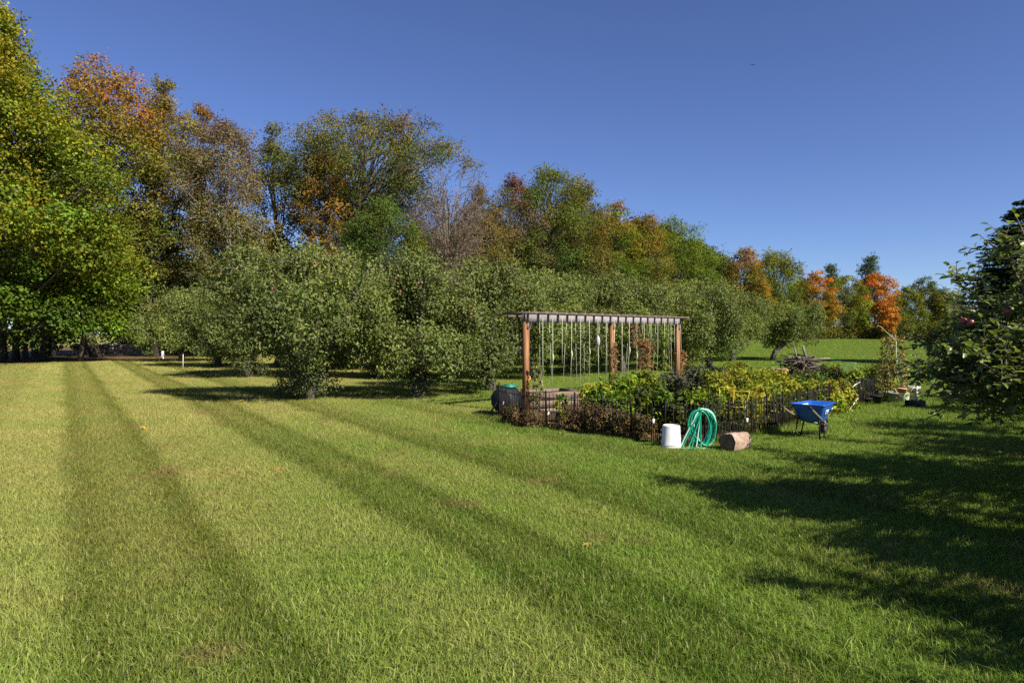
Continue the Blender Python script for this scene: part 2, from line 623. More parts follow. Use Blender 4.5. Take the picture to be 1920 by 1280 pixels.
na.data_type = 'INT'
na.inputs["Name"].default_value = "tile_kind"
nr = ng.nodes.new("GeometryNodeInputNamedAttribute")
nr.data_type = 'FLOAT_VECTOR'
nr.inputs["Name"].default_value = "tile_turn"
er = ng.nodes.new("FunctionNodeEulerToRotation")
ng.links.new(nr.outputs[0], er.inputs[0])


def separate(v):
    cp = ng.nodes.new("FunctionNodeCompare")
    cp.data_type = 'INT'
    cp.operation = 'EQUAL'
    ng.links.new(na.outputs[0], [i for i in cp.inputs if i.enabled and i.name == "A"][0])
    [i for i in cp.inputs if i.enabled and i.name == "B"][0].default_value = v
    sp = ng.nodes.new("GeometryNodeSeparateGeometry")
    ng.links.new(gi.outputs[0], sp.inputs[0])
    ng.links.new(cp.outputs[0], sp.inputs[1])
    return sp.outputs[0]


for k in range(len(TILES)):
    ip = ng.nodes.new("GeometryNodeInstanceOnPoints")
    ng.links.new(separate(10 + k), ip.inputs["Points"])
    ng.links.new(separate(k), ip.inputs["Instance"])
    ng.links.new(er.outputs[0], ip.inputs["Rotation"])
    ng.links.new(ip.outputs[0], jn.inputs[0])
ng.links.new(jn.outputs[0], go.inputs[0])
md = grass.modifiers.new("set_out", 'NODES')
md.node_group = ng


# ------------------------------------------------------------------ foliage
def unit(v):
    return v / np.maximum(np.linalg.norm(v, axis=-1, keepdims=True), 1e-9)


def add_leaves(mb, P, nrm, along, length, width, col, fold=0.18):
    """a folded diamond leaf (two triangles) at each point"""
    n = len(P)
    nrm = unit(nrm)
    along = unit(along - nrm * np.sum(along * nrm, 1, keepdims=True))
    side = np.cross(nrm, along)
    L = (length if not np.isscalar(length) else np.full(n, length))[:, None]
    W = (width if not np.isscalar(width) else np.full(n, width))[:, None]
    b = P - along * L * .5
    t = P + along * L * .5 - nrm * L * .12
    l = P - side * W * .5 + nrm * W * fold
    r = P + side * W * .5 + nrm * W * fold
    V = np.stack([b, r, t, l], 1).reshape(-1, 3)
    i = np.arange(n)[:, None] * 4
    mb.add(V, t=np.concatenate([i + [0, 1, 2], i + [0, 2, 3]]), c=np.repeat(col, 4, 0))


PROF = {
    'round': lambda t: np.sqrt(np.clip(1 - (1.9 * t - 0.85) ** 2 / 1.12, 0.02, 1)),
    'oval': lambda t: np.clip(np.sin(pi * np.clip(t, 0, 1) ** 0.8) ** 0.6, 0.12, 1),
    'cone': lambda t: np.clip(1.05 - t, 0.05, 1) ** 0.8,
    'maple': lambda t: np.clip(1.0 - np.clip(t - 0.25, 0, 1) ** 1.5 * 1.45, 0.08, 1) * np.clip(0.72 + t * 1.1, 0, 1),
    'spread': lambda t: np.clip(0.35 + 1.0 * t, 0, 1) * np.sqrt(np.clip(1 - np.clip(t - .55, 0, 1) ** 2 * 4.2, 0.05, 1)),
    'vase': lambda t: np.clip(0.3 + 0.9 * t, 0, 1) * np.clip(1.9 - 1.5 * t, 0.2, 1),
}


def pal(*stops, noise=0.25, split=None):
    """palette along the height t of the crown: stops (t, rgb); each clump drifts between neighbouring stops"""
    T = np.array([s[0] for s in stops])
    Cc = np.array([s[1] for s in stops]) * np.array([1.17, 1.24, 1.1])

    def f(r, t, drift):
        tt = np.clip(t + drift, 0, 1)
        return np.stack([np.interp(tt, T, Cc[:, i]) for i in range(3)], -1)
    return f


def leaf_clump(mb, r, c, rad, n, leaf, aspect, colour, flat=0.75, up=0.6, jit=0.35, upb=0.25, sprig=0.26):
    d = unit(r.normal(size=(n, 3)) + [0, 0, upb])
    rr = 1 - 0.6 * r.random(n) ** 2
    lump = 1 + 0.18 * np.sin(d[:, 0] * 5 + c[0]) * np.sin(d[:, 1] * 5 + c[1]) + 0.12 * np.sin(d[:, 2] * 9 + c[2])
    P = c + d * (rr * lump)[:, None] * np.array([rad, rad, rad * flat])
    ns = int(n * sprig)
    if ns > 4:
        ray = unit(r.normal(size=(6, 3)) + [0, 0, .45])[r.integers(6, size=ns)]
        P[:ns] = c + ray * (rad * r.uniform(.55, 1.65, ns))[:, None] * np.array([1, 1, max(flat, .7)]) + r.normal(0, .09 * rad, (ns, 3))
    nrm = d * 1.0 + np.array([0, 0, up]) + r.normal(size=(n, 3)) * 0.5
    along = d * 0.6 + r.normal(size=(n, 3)) * 0.7 + [0, 0, -0.35]
    L = leaf * r.uniform(0.7, 1.3, n)
    br = np.exp(r.normal(0, jit * 0.6, n))[:, None]
    cl = colour * br * (1 + r.normal(0, 0.10, (n, 3)))
    add_leaves(mb, P, nrm, along, L, L * aspect, np.clip(cl, 0.004, 0.9))


def make_tree(r, H, R, zb, shape, n_cl, cl_r, n_leaf, leaf, palette, trunk_r=0.25, flat=0.75, aspect=0.7, lean=(0, 0), twigs=0,
              bark=None, front=True, jitter=0.2, inner=0.35, sprouts=0, spiky=0.0, drift=0.12, sx=1.0, droop=0.0, extra=None, limb_every=1, upb=0.25, vary=(0.7, 1.3), shelf=0.0):
    """returns (trunk mesh, crown mesh) round the origin"""
    tb, cb = MB(), MB()
    prof = PROF[shape]
    lean = np.array([lean[0], lean[1], 0.0])
    zt = np.linspace(-0.15, 0.90 * H, 9)
    wob = np.cumsum(r.normal(0, 0.012 * H, (9, 2)), 0)
    wob[0] = 0
    tp = np.stack([wob[:, 0] + lean[0] * zt / H, wob[:, 1] + lean[1] * zt / H, zt], -1)
    tb.tube(tp, trunk_r * np.linspace(1, 0.12, 9) ** 0.9 * np.array([1.35] + [1] * 8), 8)
    tops = []
    for i in range(n_cl):
        t = min(0.985, ((i + r.random()) / n_cl))
        a = i * 2.39996 + r.normal(0, 0.35)
        pr = float(prof(t))
        rad = cl_r * r.uniform(*vary) * (0.65 + 0.5 * pr)
        f = r.uniform(inner, 1.0) ** 0.6
        e = max(0.0, R * pr * (1 + r.normal(0, jitter * 0.5)) - rad * 0.55) * f
        z = zb + t * (H - zb) - rad * flat * 0.6 * (t > .8) + r.normal(0, 0.02 * H)
        if shelf:                                  # boughs in shelves with dark gaps between them
            z = round(z / shelf) * shelf + .45 * shelf * sin(a * 2.5) + r.normal(0, .08 * shelf)
        base = np.array([np.interp(z, zt, tp[:, 0]), np.interp(z, zt, tp[:, 1]), 0])
        c = base + np.array([cos(a) * e * sx, sin(a) * e, max(z - droop * e / R, 0.3)])
        n = int(n_leaf * (rad / cl_r) ** 2 * (1.0 if (not front or sin(a) * e < 0.35 * R) else 0.45))
        if extra is not None and extra(c, r):
            continue
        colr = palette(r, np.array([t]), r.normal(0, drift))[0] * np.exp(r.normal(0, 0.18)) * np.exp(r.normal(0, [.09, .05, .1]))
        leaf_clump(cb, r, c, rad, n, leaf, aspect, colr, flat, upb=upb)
        if i % limb_every == 0:
            zs = max(zb * 0.75 * r.uniform(.8, 1.1), min(z * r.uniform(0.55, 0.85), 0.85 * H))
            s0 = np.array([np.interp(zs, zt, tp[:, 0]), np.interp(zs, zt, tp[:, 1]), zs])
            mid = (s0 + c) / 2 + np.array([0, 0, -0.06 * np.linalg.norm(c - s0)]) + r.normal(0, 0.05 * np.linalg.norm(c - s0), 3)
            k = trunk_r * r.uniform(0.16, 0.34)
            tb.tube([s0, mid, c], [k, k * .65, k * .25], 5, cap=False)
        for _ in range(twigs):
            d = unit(r.normal(size=3) + [0, 0, 0.5])
            e2 = c + d * rad * r.uniform(0.8, 1.5)
            s2 = c - d * rad * 0.3 + r.normal(0, 0.1, 3)
            m2 = (s2 + e2) / 2 + r.normal(0, 0.12 * rad, 3)
            k = 0.012 + 0.02 * r.random()
            tb.tube([s2, m2, e2], [k * 1.4, k, k * .5], 4, cap=False)
    for i in range(sprouts):                       # upright shoots at the top of an apple tree
        a = r.uniform(0, 2 * pi)
        e = R * math.sqrt(r.random()) * 0.85
        zt0 = zb + (H - zb) * (0.62 + 0.30 * (1 - (e / R) ** 2)) - 0.1
        ln = r.uniform(0.25, 0.65)
        d = unit(np.array([cos(a) * 0.35 * e / R, sin(a) * .35 * e / R, 1]) + r.normal(0, 0.12, 3))
        b0 = np.array([cos(a) * e * sx, sin(a) * e, zt0])
        tb.tube([b0, b0 + d * ln], [0.008, 0.004], 3, cap=False)
        m = 16
        q = np.linspace(0.05, 1, m)[:, None]
        P = b0 + d * ln * q + r.normal(0, 0.025, (m, 3))
        along = d * 0.6 + r.normal(size=(m, 3)) * 0.8
        colr = palette(r, np.array([0.9]), r.normal(0, drift))[0]
        add_leaves(cb, P, r.normal(size=(m, 3)) + [0, 0, .6], along, leaf * r.uniform(.7, 1.1, m), leaf * aspect * r.uniform(.7, 1.1, m), np.clip(colr * np.exp(r.normal(0, .2, (m, 1))), .005, .9))
    return tb.mesh("trunk", bark or M_BARK), cb.mesh("crown", M_LEAF)


def plant_tree(name, label, cat, px, d, meshes, group=None, rz=0.0, scale=None, leafmat=None, dz=0.0):
    x = at(px, d)
    t = thing(name, label, cat, (x, d, gz(x, d) + dz), rz, group, scale)
    link("trunk", meshes[0], t)
    c = link("crown", meshes[1], t)
    if leafmat is not None:
        meshes[1].materials[0] = leafmat
    return t


def hgt(py, d):
    return zof(py, d)


GRN = (0.085, 0.125, 0.012)
YGR = (0.20, 0.20, 0.014)
YEL = (0.34, 0.24, 0.012)
ORG = (0.34, 0.11, 0.014)
RED = (0.30, 0.055, 0.018)
BRN = (0.13, 0.072, 0.028)
OLV = (0.105, 0.10, 0.022)
DKG = (0.045, 0.075, 0.014)
GOL = (0.20, 0.125, 0.018)
WG = "tall trees along the edge of the wood"

def R_(s):
    return np.random.default_rng(s)


# --- the big yellow-green maples at the left edge
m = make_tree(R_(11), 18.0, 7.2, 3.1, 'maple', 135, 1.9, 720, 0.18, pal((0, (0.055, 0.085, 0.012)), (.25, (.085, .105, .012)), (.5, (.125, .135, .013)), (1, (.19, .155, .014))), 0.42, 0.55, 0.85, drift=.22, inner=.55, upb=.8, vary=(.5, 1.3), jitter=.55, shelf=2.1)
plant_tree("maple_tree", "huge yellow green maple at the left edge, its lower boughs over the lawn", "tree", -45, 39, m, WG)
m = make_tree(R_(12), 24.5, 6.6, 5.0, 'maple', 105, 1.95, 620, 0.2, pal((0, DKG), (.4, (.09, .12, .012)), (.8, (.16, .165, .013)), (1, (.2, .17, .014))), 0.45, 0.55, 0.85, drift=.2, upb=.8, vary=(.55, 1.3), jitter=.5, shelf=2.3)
plant_tree("maple_tree", "tallest dark green maple rising behind the yellow green one at the far left", "tree", -40, 45, m, WG)
m = make_tree(R_(13), 9.0, 3.6, 2.0, 'round', 48, 1.1, 420, 0.17, pal((0, (0.09, .12, .012)), (.6, (.15, .165, .013)), (1, YGR)), 0.16, 0.6, 0.85)
plant_tree("young_maple_tree", "low green maple with orange tips at the right foot of the huge maple", "tree", 150, 43, m, WG)
# --- autumn trees of the wood edge, left to right
m = make_tree(R_(14), hgt(126, 51), 5.6, 5, 'round', 110, 1.3, 462, 0.164, pal((0, OLV), (.45, (.12, .105, .02)), (.6, (.14, .115, .02)), (.8, (.21, .12, .02)), (1, (.25, .10, .02))), 0.34, 0.6, drift=.1, twigs=1)
plant_tree("maple_tree", "tree with a rust orange domed top just right of the tall maples", "tree", 182, 51, m, WG)
m = make_tree(R_(15), hgt(146, 53), 4.6, 2.0, 'oval', 140, 1.05, 328, 0.156, pal((0, (.08, .09, .018)), (.45, (.10, .105, .02)), (.75, (.15, .125, .024)), (1, (.18, .115, .024))), 0.26, 0.55, drift=.12, twigs=2, jitter=.6)
plant_tree("ash_tree", "loose olive and bronze tree with ragged spires left of the brown tree", "tree", 292, 53, m, WG)
m = make_tree(R_(16), hgt(192, 56), 3.0, 6.0, 'oval', 60, 0.85, 231, 0.156, pal((0, OLV), (.5, (.16, .11, .022)), (1, (.2, .1, .02))), 0.2, 0.6, twigs=2, jitter=.7)
plant_tree("ash_tree", "slim bronze tree with two thin spires beside the brown tree", "tree", 368, 56, m, WG)
def gap_d(c, r):           # bare lower stem
    return c[2] < 9.0 and r.random() < 0.6


m = make_tree(R_(17), hgt(222, 52), 3.7, 2.5, 'round', 130, 1.0, 261, 0.139, pal((0, OLV), (.45, (.125, .105, .032)), (.8, (.125, .085, .034)), (1, (.105, .065, .034))), 0.24, 0.7, bark=M_BARK_PALE, twigs=5, jitter=.3, lean=(-0.3, 0), extra=gap_d, limb_every=3)
plant_tree("brown_tree", "thin brown leaved tree with a pale bare trunk, left of the widest green tree", "tree", 452, 52, m, WG)


def gap_e(c, r):           # open lower crown: sky shows between the limbs
    return c[2] < 12.5 and r.random() < 0.6


m = make_tree(R_(18), hgt(222, 58), 8.4, 8.0, 'spread', 250, 1.15, 292, 0.156, pal((0, (.05, .062, .016)), (.5, (.085, .092, .02)), (.9, (.115, .108, .024)), (1, (.14, .10, .022))), 0.36, 0.6, twigs=2, extra=gap_e, drift=.15, jitter=.35)
plant_tree("cherry_tree", "widest olive green tree with a spreading crown and sky between its limbs", "tree", 655, 58, m, WG)
m = make_tree(R_(45), hgt(238, 57), 2.9, 5.0, 'oval', 62, 0.85, 231, 0.148, pal((0, (.06, .065, .018)), (1, (.10, .09, .024))), 0.2, 0.65, twigs=3, jitter=.5)
plant_tree("ash_tree", "thin olive tree squeezed between the brown tree and the widest green crown", "tree", 522, 57, m, WG)
m = make_tree(R_(19), hgt(300, 55), 3.4, 5.0, 'vase', 70, 0.9, 292, 0.139, pal((0, (.13, .065, .028)), (.5, (.17, .105, .022)), (.8, (.17, .12, .022)), (1, (.18, .085, .024))), 0.18, 0.6, twigs=2, drift=.2)
plant_tree("orange_tree", "small orange and gold tree under the widest green crown", "tree", 598, 55, m, WG)
m = make_tree(R_(20), hgt(372, 51), 3.4, 2.0, 'round', 84, 0.95, 401, 0.131, pal((0, DKG), (.5, (.055, .075, .017)), (1, (.075, .09, .02))), 0.2, 0.7, drift=.15)
plant_tree("green_tree", "dense dark green rounded tree standing before the widest tree", "tree", 718, 51, m, WG)
m = make_tree(R_(21), hgt(415, 52), 1.6, 2.5, 'oval', 26, 0.6, 279, 0.148, pal((0, (.08, .11, .012)), (1, (.15, .17, .013))), 0.12, 0.7)
plant_tree("young_tree", "narrow lime green sapling between the dark rounded tree and the bare tree", "tree", 772, 52, m, WG)


def bare_tree(r, H, R, zb, n, palette):
    tb, cb = MB(), MB()
    base = np.array([0, 0, -0.2])
    for i in range(n):
        a = r.uniform(0, 2 * pi)
        f = r.random() ** 0.6
        top = np.array([cos(a) * R * f, sin(a) * R * f, H * r.uniform(.62, 1.0) * (1 - .25 * f)])
        m1 = np.array([top[0] * .25, top[1] * .25, top[2] * .45]) + r.normal(0, .2, 3)
        m2 = np.array([top[0] * .62, top[1] * .62, top[2] * .75]) + r.normal(0, .25, 3)
        k = r.uniform(.05, .12)
        tb.tube([base + r.normal(0, .12, 3) * [1, 1, 0], m1, m2, top], [k * 1.5, k, k * .55, .012], 5, cap=False)
        for j in range(9):
            q = r.uniform(.3, 1)
            p = m1 + (m2 - m1) * min(1, q * 1.6) if q < .62 else m2 + (top - m2) * (q - .62) / .38
            d = unit(np.array([cos(a), sin(a), 1.0]) + r.normal(0, .55, 3))
            e = p + d * r.uniform(.8, 2.2)
            tb.tube([p, (p + e) / 2 + r.normal(0, .1, 3), e], [.026, .018, .008], 4, cap=False)
            for _ in range(3):
                p2 = p + (e - p) * r.uniform(.4, 1)
                e2 = p2 + unit(d + r.normal(0, .6, 3)) * r.uniform(.4, 1.0)
                tb.tube([p2, e2], [.012, .006], 3, cap=False)
                k2 = 7
                P = e2 + r.normal(0, .22, (k2, 3))
                add_leaves(cb, P, r.normal(size=(k2, 3)), r.normal(size=(k2, 3)), .14, .09, np.clip(palette * np.exp(r.normal(0, .25, (k2, 1))), .01, .9))
    return tb.mesh("trunk", M_BARK_PALE), cb.mesh("crown", M_LEAF)


m = bare_tree(R_(22), hgt(300, 56) + .8, 3.5, 3, 70, np.array([.14, .09, .06]))
plant_tree("bare_tree", "nearly leafless grey tree with pale fanning branches, mid wood", "tree", 838, 56, m, WG)

m = make_tree(R_(23), hgt(352, 61), 3.0, 3.0, 'oval', 70, 0.9, 279, 0.139, pal((0, OLV), (.6, (.12, .085, .026)), (1, (.13, .075, .03))), 0.18, 0.7, twigs=2, jitter=.3)
plant_tree("brown_tree", "small brownish tree just right of the leafless grey tree", "tree", 893, 61, m, WG)
m = make_tree(R_(24), hgt(332, 65), 3.7, 3.0, 'oval', 96, 0.95, 267, 0.148, pal((0, DKG), (.45, OLV), (.8, (.10, .062, .028)), (1, (.11, .05, .035))), 0.22, 0.7, twigs=1, jitter=.4)
plant_tree("ash_tree", "purplish brown topped tree left of the green peaked tree", "tree", 955, 65, m, WG)
m = make_tree(R_(25), hgt(312, 67), 4.6, 3.0, 'round', 120, 1.1, 316, 0.156, pal((0, DKG), (.5, (.075, .085, .018)), (.85, (.095, .105, .018)), (1, (.12, .13, .015))), 0.28, 0.7, twigs=1, drift=.15)
plant_tree("green_tree", "high green peaked tree in the middle of the skyline", "tree", 1010, 67, m, WG)
m = make_tree(R_(26), hgt(340, 70), 4.3, 3.0, 'oval', 100, 1.05, 304, 0.164, pal((0, OLV), (.5, (.10, .09, .02)), (.8, (.15, .10, .02)), (1, (.13, .1, .02))), 0.24, 0.7, drift=.18)
plant_tree("oak_tree", "olive and amber tree right of the green peaked tree", "tree", 1078, 70, m, WG)
m = make_tree(R_(27), hgt(385, 78), 3.8, 2.0, 'oval', 84, 1.05, 304, 0.164, pal((0, DKG), (.5, (.085, .11, .012)), (.85, (.13, .125, .013)), (1, (.22, .12, .018))), 0.22, 0.7)
plant_tree("maple_tree", "bright green tree with an orange tip, centre right of the wood", "tree", 1152, 78, m, WG)
m = make_tree(R_(28), hgt(402, 82), 3.8, 2.0, 'oval', 80, 1.1, 304, 0.164, pal((0, OLV), (.5, (.14, .11, .018)), (1, (.17, .115, .018))), 0.22, 0.7, drift=.2)
plant_tree("oak_tree", "golden brown tree between two bright green trees", "tree", 1208, 82, m, WG)
m = make_tree(R_(29), hgt(416, 88), 4.8, 1.5, 'round', 84, 1.25, 316, 0.180, pal((0, DKG), (.5, (.07, .095, .012)), (1, (.105, .13, .013))), 0.24, 0.62)
plant_tree("maple_tree", "dark glossy green round tree sloping down to the right", "tree", 1268, 88, m, WG)
m = make_tree(R_(30), hgt(462, 90), 3.4, 1.0, 'round', 54, 1.1, 292, 0.180, pal((0, DKG), (1, (.085, .11, .013))), 0.2, 0.62)
plant_tree("maple_tree", "lower dark green tree at the right foot of the round green tree", "tree", 1318, 90, m, WG)
m = make_tree(R_(31), hgt(474, 100), 3.4, 1.0, 'round', 56, 1.05, 292, 0.189, pal((0, OLV), (.5, (.16, .115, .022)), (1, (.19, .105, .022))), 0.2, 0.7)
plant_tree("orange_tree", "dull orange rounded tree past the end of the orchard", "tree", 1386, 100, m, WG)
m = make_tree(R_(32), hgt(478, 106), 4.8, 1.0, 'round', 86, 1.2, 316, 0.197, pal((0, (.07, .085, .012)), (.5, (.10, .11, .013)), (1, (.13, .125, .015))), 0.24, 0.7)
plant_tree("green_tree", "yellowish green broad tree between the orange trees on the right", "tree", 1452, 106, m, WG)
m = make_tree(R_(33), hgt(535, 98), 2.0, 0.6, 'oval', 22, 0.7, 243, 0.180, pal((0, (.18, .13, .018)), (1, (.30, .15, .018))), 0.14, 0.7)
plant_tree("orange_tree", "narrow golden orange sapling before the broad yellowish tree", "tree", 1428, 98, m, WG)
m = make_tree(R_(34), hgt(516, 112), 3.2, 0.6, 'round', 50, 0.8, 255, 0.205, pal((0, (.2, .14, .014)), (.5, (.27, .14, .018)), (1, (.34, .125, .02))), 0.18, 0.6)
plant_tree("orange_tree", "orange maple with a flat layered top left of the pale bush", "tree", 1524, 112, m, WG)
m = make_tree(R_(35), hgt(526, 116), 4.4, 0.4, 'round', 64, 0.9, 267, 0.213, pal((0, (.12, .12, .014)), (1, (.14, .135, .016))), 0.18, 0.75, drift=.1)
plant_tree("green_tree", "large yellow green bush between the two orange maples", "tree", 1582, 116, m, WG)
m = make_tree(R_(36), hgt(520, 122), 4.2, 0.6, 'round', 60, 0.85, 267, 0.213, pal((0, DKG), (.42, (.06, .08, .013)), (.6, (.32, .125, .02)), (1, (.38, .125, .02))), 0.18, 0.6, drift=.07)
plant_tree("orange_tree", "orange topped maple with dark green lower half below the big pine", "tree", 1640, 122, m, WG)
m = make_tree(R_(37), hgt(572, 104), 2.0, 1.2, 'round', 36, 0.7, 267, 0.197, pal((0, (.28, .13, .02)), (1, (.42, .125, .026))), 0.14, 0.65, drift=.1)
plant_tree("red_maple_tree", "small fiery red orange tree nearest the bean tower", "tree", 1663, 104, m, WG)
m = make_tree(R_(38), hgt(544, 120), 3.4, 0.4, 'oval', 44, 0.8, 243, 0.213, pal((0, (.09, .10, .014)), (1, (.13, .135, .015))), 0.16, 0.75)
plant_tree("green_tree", "light olive green tree right of the fiery red tree", "tree", 1702, 120, m, WG)
m = make_tree(R_(39), hgt(528, 128), 4.0, 0.4, 'round', 56, 0.85, 243, 0.221, pal((0, (.075, .075, .018)), (1, (.075, .085, .022))), 0.16, 0.75, twigs=1)
plant_tree("olive_tree", "dusky olive tree with a rounded top at the right end of the wood", "tree", 1735, 128, m, WG)
m = make_tree(R_(40), hgt(548, 124), 4.4, 0.4, 'round', 56, 0.95, 243, 0.221, pal((0, (.10, .095, .016)), (1, (.095, .095, .02))), 0.16, 0.75)
plant_tree("olive_tree", "low brownish green tree beside the dark spruce", "tree", 1776, 124, m, WG)


# --- conifers
def make_conifer(r, H, R, zb, levels, per, leaf, col1, col2, kind='spruce', nl=60, trunk_r=.2):
    tb, cb = MB(), MB()
    tb.tube([(0, 0, -.2), (0, 0, H * .5), (0, 0, H * .98)], [trunk_r, trunk_r * .6, .02], 7)
    for i in range(levels):
        t = (i + r.uniform(-.3, .3)) / levels
        z = zb + max(t, 0) * (H - zb) + r.normal(0, .06)
        if kind == 'spruce':
            rr = R * (1 - max(t, 0)) ** 0.62 + .12
        else:
            rr = R * (0.55 + .45 * sin(pi * min(1, t * 1.15))) * (1.08 - t ** 3) * r.uniform(.6, 1.1)
        k = max(4, int(per * (0.4 + rr / R)))
        for j in range(k):
            a = j * 2 * pi / k + i * 1.1 + r.normal(0, .15)
            ln = rr * r.uniform(.8, 1.12)
            n = int(nl * (0.3 + ln / R))
            q = r.random(n) ** 0.7
            sag = -0.28 * ln if kind == 'spruce' else 0.10 * ln
            w = .26 * ln * (1.05 - q) + .08
            lat = r.normal(0, 1, n) * w
            P = np.stack([cos(a) * q * ln - sin(a) * lat, sin(a) * q * ln + cos(a) * lat, z + sag * q ** 1.4 + np.abs(r.normal(0, .05, n)) - .18 * np.abs(lat) + (.18 * q ** 3 * ln if kind == 'spruce' else 0)], -1)
            al = np.stack([cos(a) * np.ones(n) - sin(a) * lat * 2, sin(a) * np.ones(n) + cos(a) * lat * 2, np.full(n, -.1)], -1) + r.normal(0, .35, (n, 3))
            c = np.array(col1) + (np.array(col2) - np.array(col1)) * (q[:, None] ** 2)
            c = c * np.exp(r.normal(0, .25, (n, 1)))
            add_leaves(cb, P, np.array([0, 0, 1.0]) + r.normal(0, .45, (n, 3)), al, leaf * r.uniform(.7, 1.3, n), leaf * .28, c, .1)
            tb.tube([(0, 0, z), (cos(a) * ln * .6, sin(a) * ln * .6, z + sag * .4)], [.03, .012], 4, cap=False)
    return tb.mesh("trunk", M_BARK), cb.mesh("crown", M_NEEDLE)


m = make_conifer(R_(41), 9.3, 4.1, 0.3, 46, 19, .24, (.014, .026, .010), (.034, .056, .020), nl=105)
plant_tree("spruce_tree", "big dark spruce behind the foreground apple boughs at the right edge", "tree", 1925, 38, m, "conifers")
PN = pal((0, (.03, .048, .016)), (1, (.05, .07, .024)))
m = make_tree(R_(42), hgt(488, 152), 5.4, 5.0, 'cone', 52, 1.5, 260, 0.42, PN, 0.3, 0.38, 0.3, jitter=.7, inner=.3)
plant_tree("pine_tree", "tall dark pine standing above the orange topped maple", "tree", 1628, 152, m, "conifers", leafmat=M_NEEDLE)
m2 = make_tree(R_(43), hgt(502, 150), 3.8, 5.0, 'cone', 40, 1.3, 240, 0.4, PN, 0.25, 0.4, 0.3, jitter=.7, inner=.3)
plant_tree("pine_tree", "smaller dark pine left of the tall pine", "tree", 1566, 150, m2, "conifers", leafmat=M_NEEDLE)
m3 = make_conifer(R_(44), hgt(508, 135), 1.3, 6.0, 12, 5, .4, (.022, .036, .016), (.036, .056, .02), 'spruce', nl=30, trunk_r=.15)
plant_tree("spruce_tree", "thin spire of a spruce showing over the orange maple", "tree", 1500, 135, m3, "conifers")

# --- filler trees deeper in the wood and dark trunks at the left
fm = make_tree(R_(50), 12.0, 4.6, 0.8, 'oval', 90, 1.25, 230, 0.25, pal((0, DKG), (.6, (.07, .08, .018)), (1, (.10, .09, .022))), 0.22, 0.7)
FILL = [(90, 54, 1.15, "dark olive tree deep in the wood behind the young maple"),
        (250, 62, 1.1, "shaded tree deep in the wood behind the ragged spires"),
        (420, 64, 1.12, "shaded olive tree behind the pale bare trunk"),
        (505, 66, .98, "low dark tree behind the left side of the orange and gold tree"),
        (570, 70, .84, "low dark tree behind the orange and gold tree"),
        (690, 72, .95, "shaded tree behind the dense rounded tree"),
        (795, 70, .86, "shaded tree behind the lime green sapling"),
        (860, 70, 1.12, "dark tree filling the gap behind the leafless grey tree"),
        (925, 76, 1.25, "shaded tree behind the purplish brown one"),
        (1050, 80, 1.35, "dark tree behind the green peaked tree"),
        (1115, 86, 1.42, "dark tree in the gap before the bright green tree"),
        (1180, 92, 1.42, "shaded tree between the bright green and the golden brown tree"),
        (1240, 98, 1.4, "shaded tree behind the golden brown one"),
        (1310, 104, 1.3, "shaded tree behind the dark glossy round tree"),
        (1350, 108, 1.15, "olive tree in the dip left of the dull orange one"),
        (1420, 118, 1.0, "dark tree behind the narrow golden sapling"),
        (1500, 122, .9, "dark tree behind the flat topped orange maple"),
        (1610, 134, .75, "dark tree low between the two orange topped maples"),
        (1690, 136, .7, "dark tree behind the fiery red one"),
        (1770, 136, .68, "farthest low tree against the sky by the spruce")]
ft = None
for i, (px, d, s, lb) in enumerate(FILL):
    x = at(px, d)
    if ft is None:
        ft = plant_tree("forest_tree", lb, "tree", px, d, fm, "trees deeper in the wood", i * 1.3, (s, s, s))
    else:
        copy_tree(ft, (x, d, gz(x, d)), i * 1.3, lb, (s, s, s))

# low thicket along the foot of the wood and hedge on the far field
def thicket(name, line, n, hmin, hmax, spread, leaf, cols, seed, clump=(1.0, 1.9), per=150):
    r = R_(seed)
    cb = MB()
    L = np.array(line, float)
    seg = np.linalg.norm(np.diff(L, axis=0), axis=1)
    cum = np.concatenate([[0], np.cumsum(seg)])
    for i in range(n):
        s = r.uniform(0, cum[-1])
        x = np.interp(s, cum, L[:, 0]) + r.normal(0, spread)
        y = np.interp(s, cum, L[:, 1]) + abs(r.normal(0, spread))
        hm = r.uniform(hmin, hmax)
        rad = r.uniform(*clump)
        z = gz(x, y) + rad * .3 + r.random() * max(hm - rad, .1)
        c = np.array(cols[r.integers(len(cols))]) * np.exp(r.normal(0, .2))
        leaf_clump(cb, r, np.array([x, y, z]), rad, per, leaf, .7, c, .75)
    return tag(cb.obj(name, M_LEAF), kind="stuff")


thicket("undergrowth", [(-24, 60), (-12, 63), (0, 66), (12, 78), (24, 92), (36, 106), (44, 114)], 330, 1.5, 6.0, 2.0, .26, [(.06, .075, .016), (.085, .08, .02), (.045, .06, .014), (.10, .085, .02), (.09, .10, .02)], 60)
thicket("field_scrub", [(30, 96), (44, 104), (58, 106), (74, 108), (96, 112)], 240, 1.0, 4.2, 1.6, .24, [(.10, .105, .016), (.12, .115, .018), (.09, .085, .016), (.075, .085, .014)], 61, (.8, 1.5), 190)
thicket("woodland_brush", [(-28, 55), (-21, 60)], 50, .4, 2.2, 1.0, .16, [(.10, .075, .02), (.07, .08, .02), (.12, .10, .03)], 62, (.4, .9), 130)

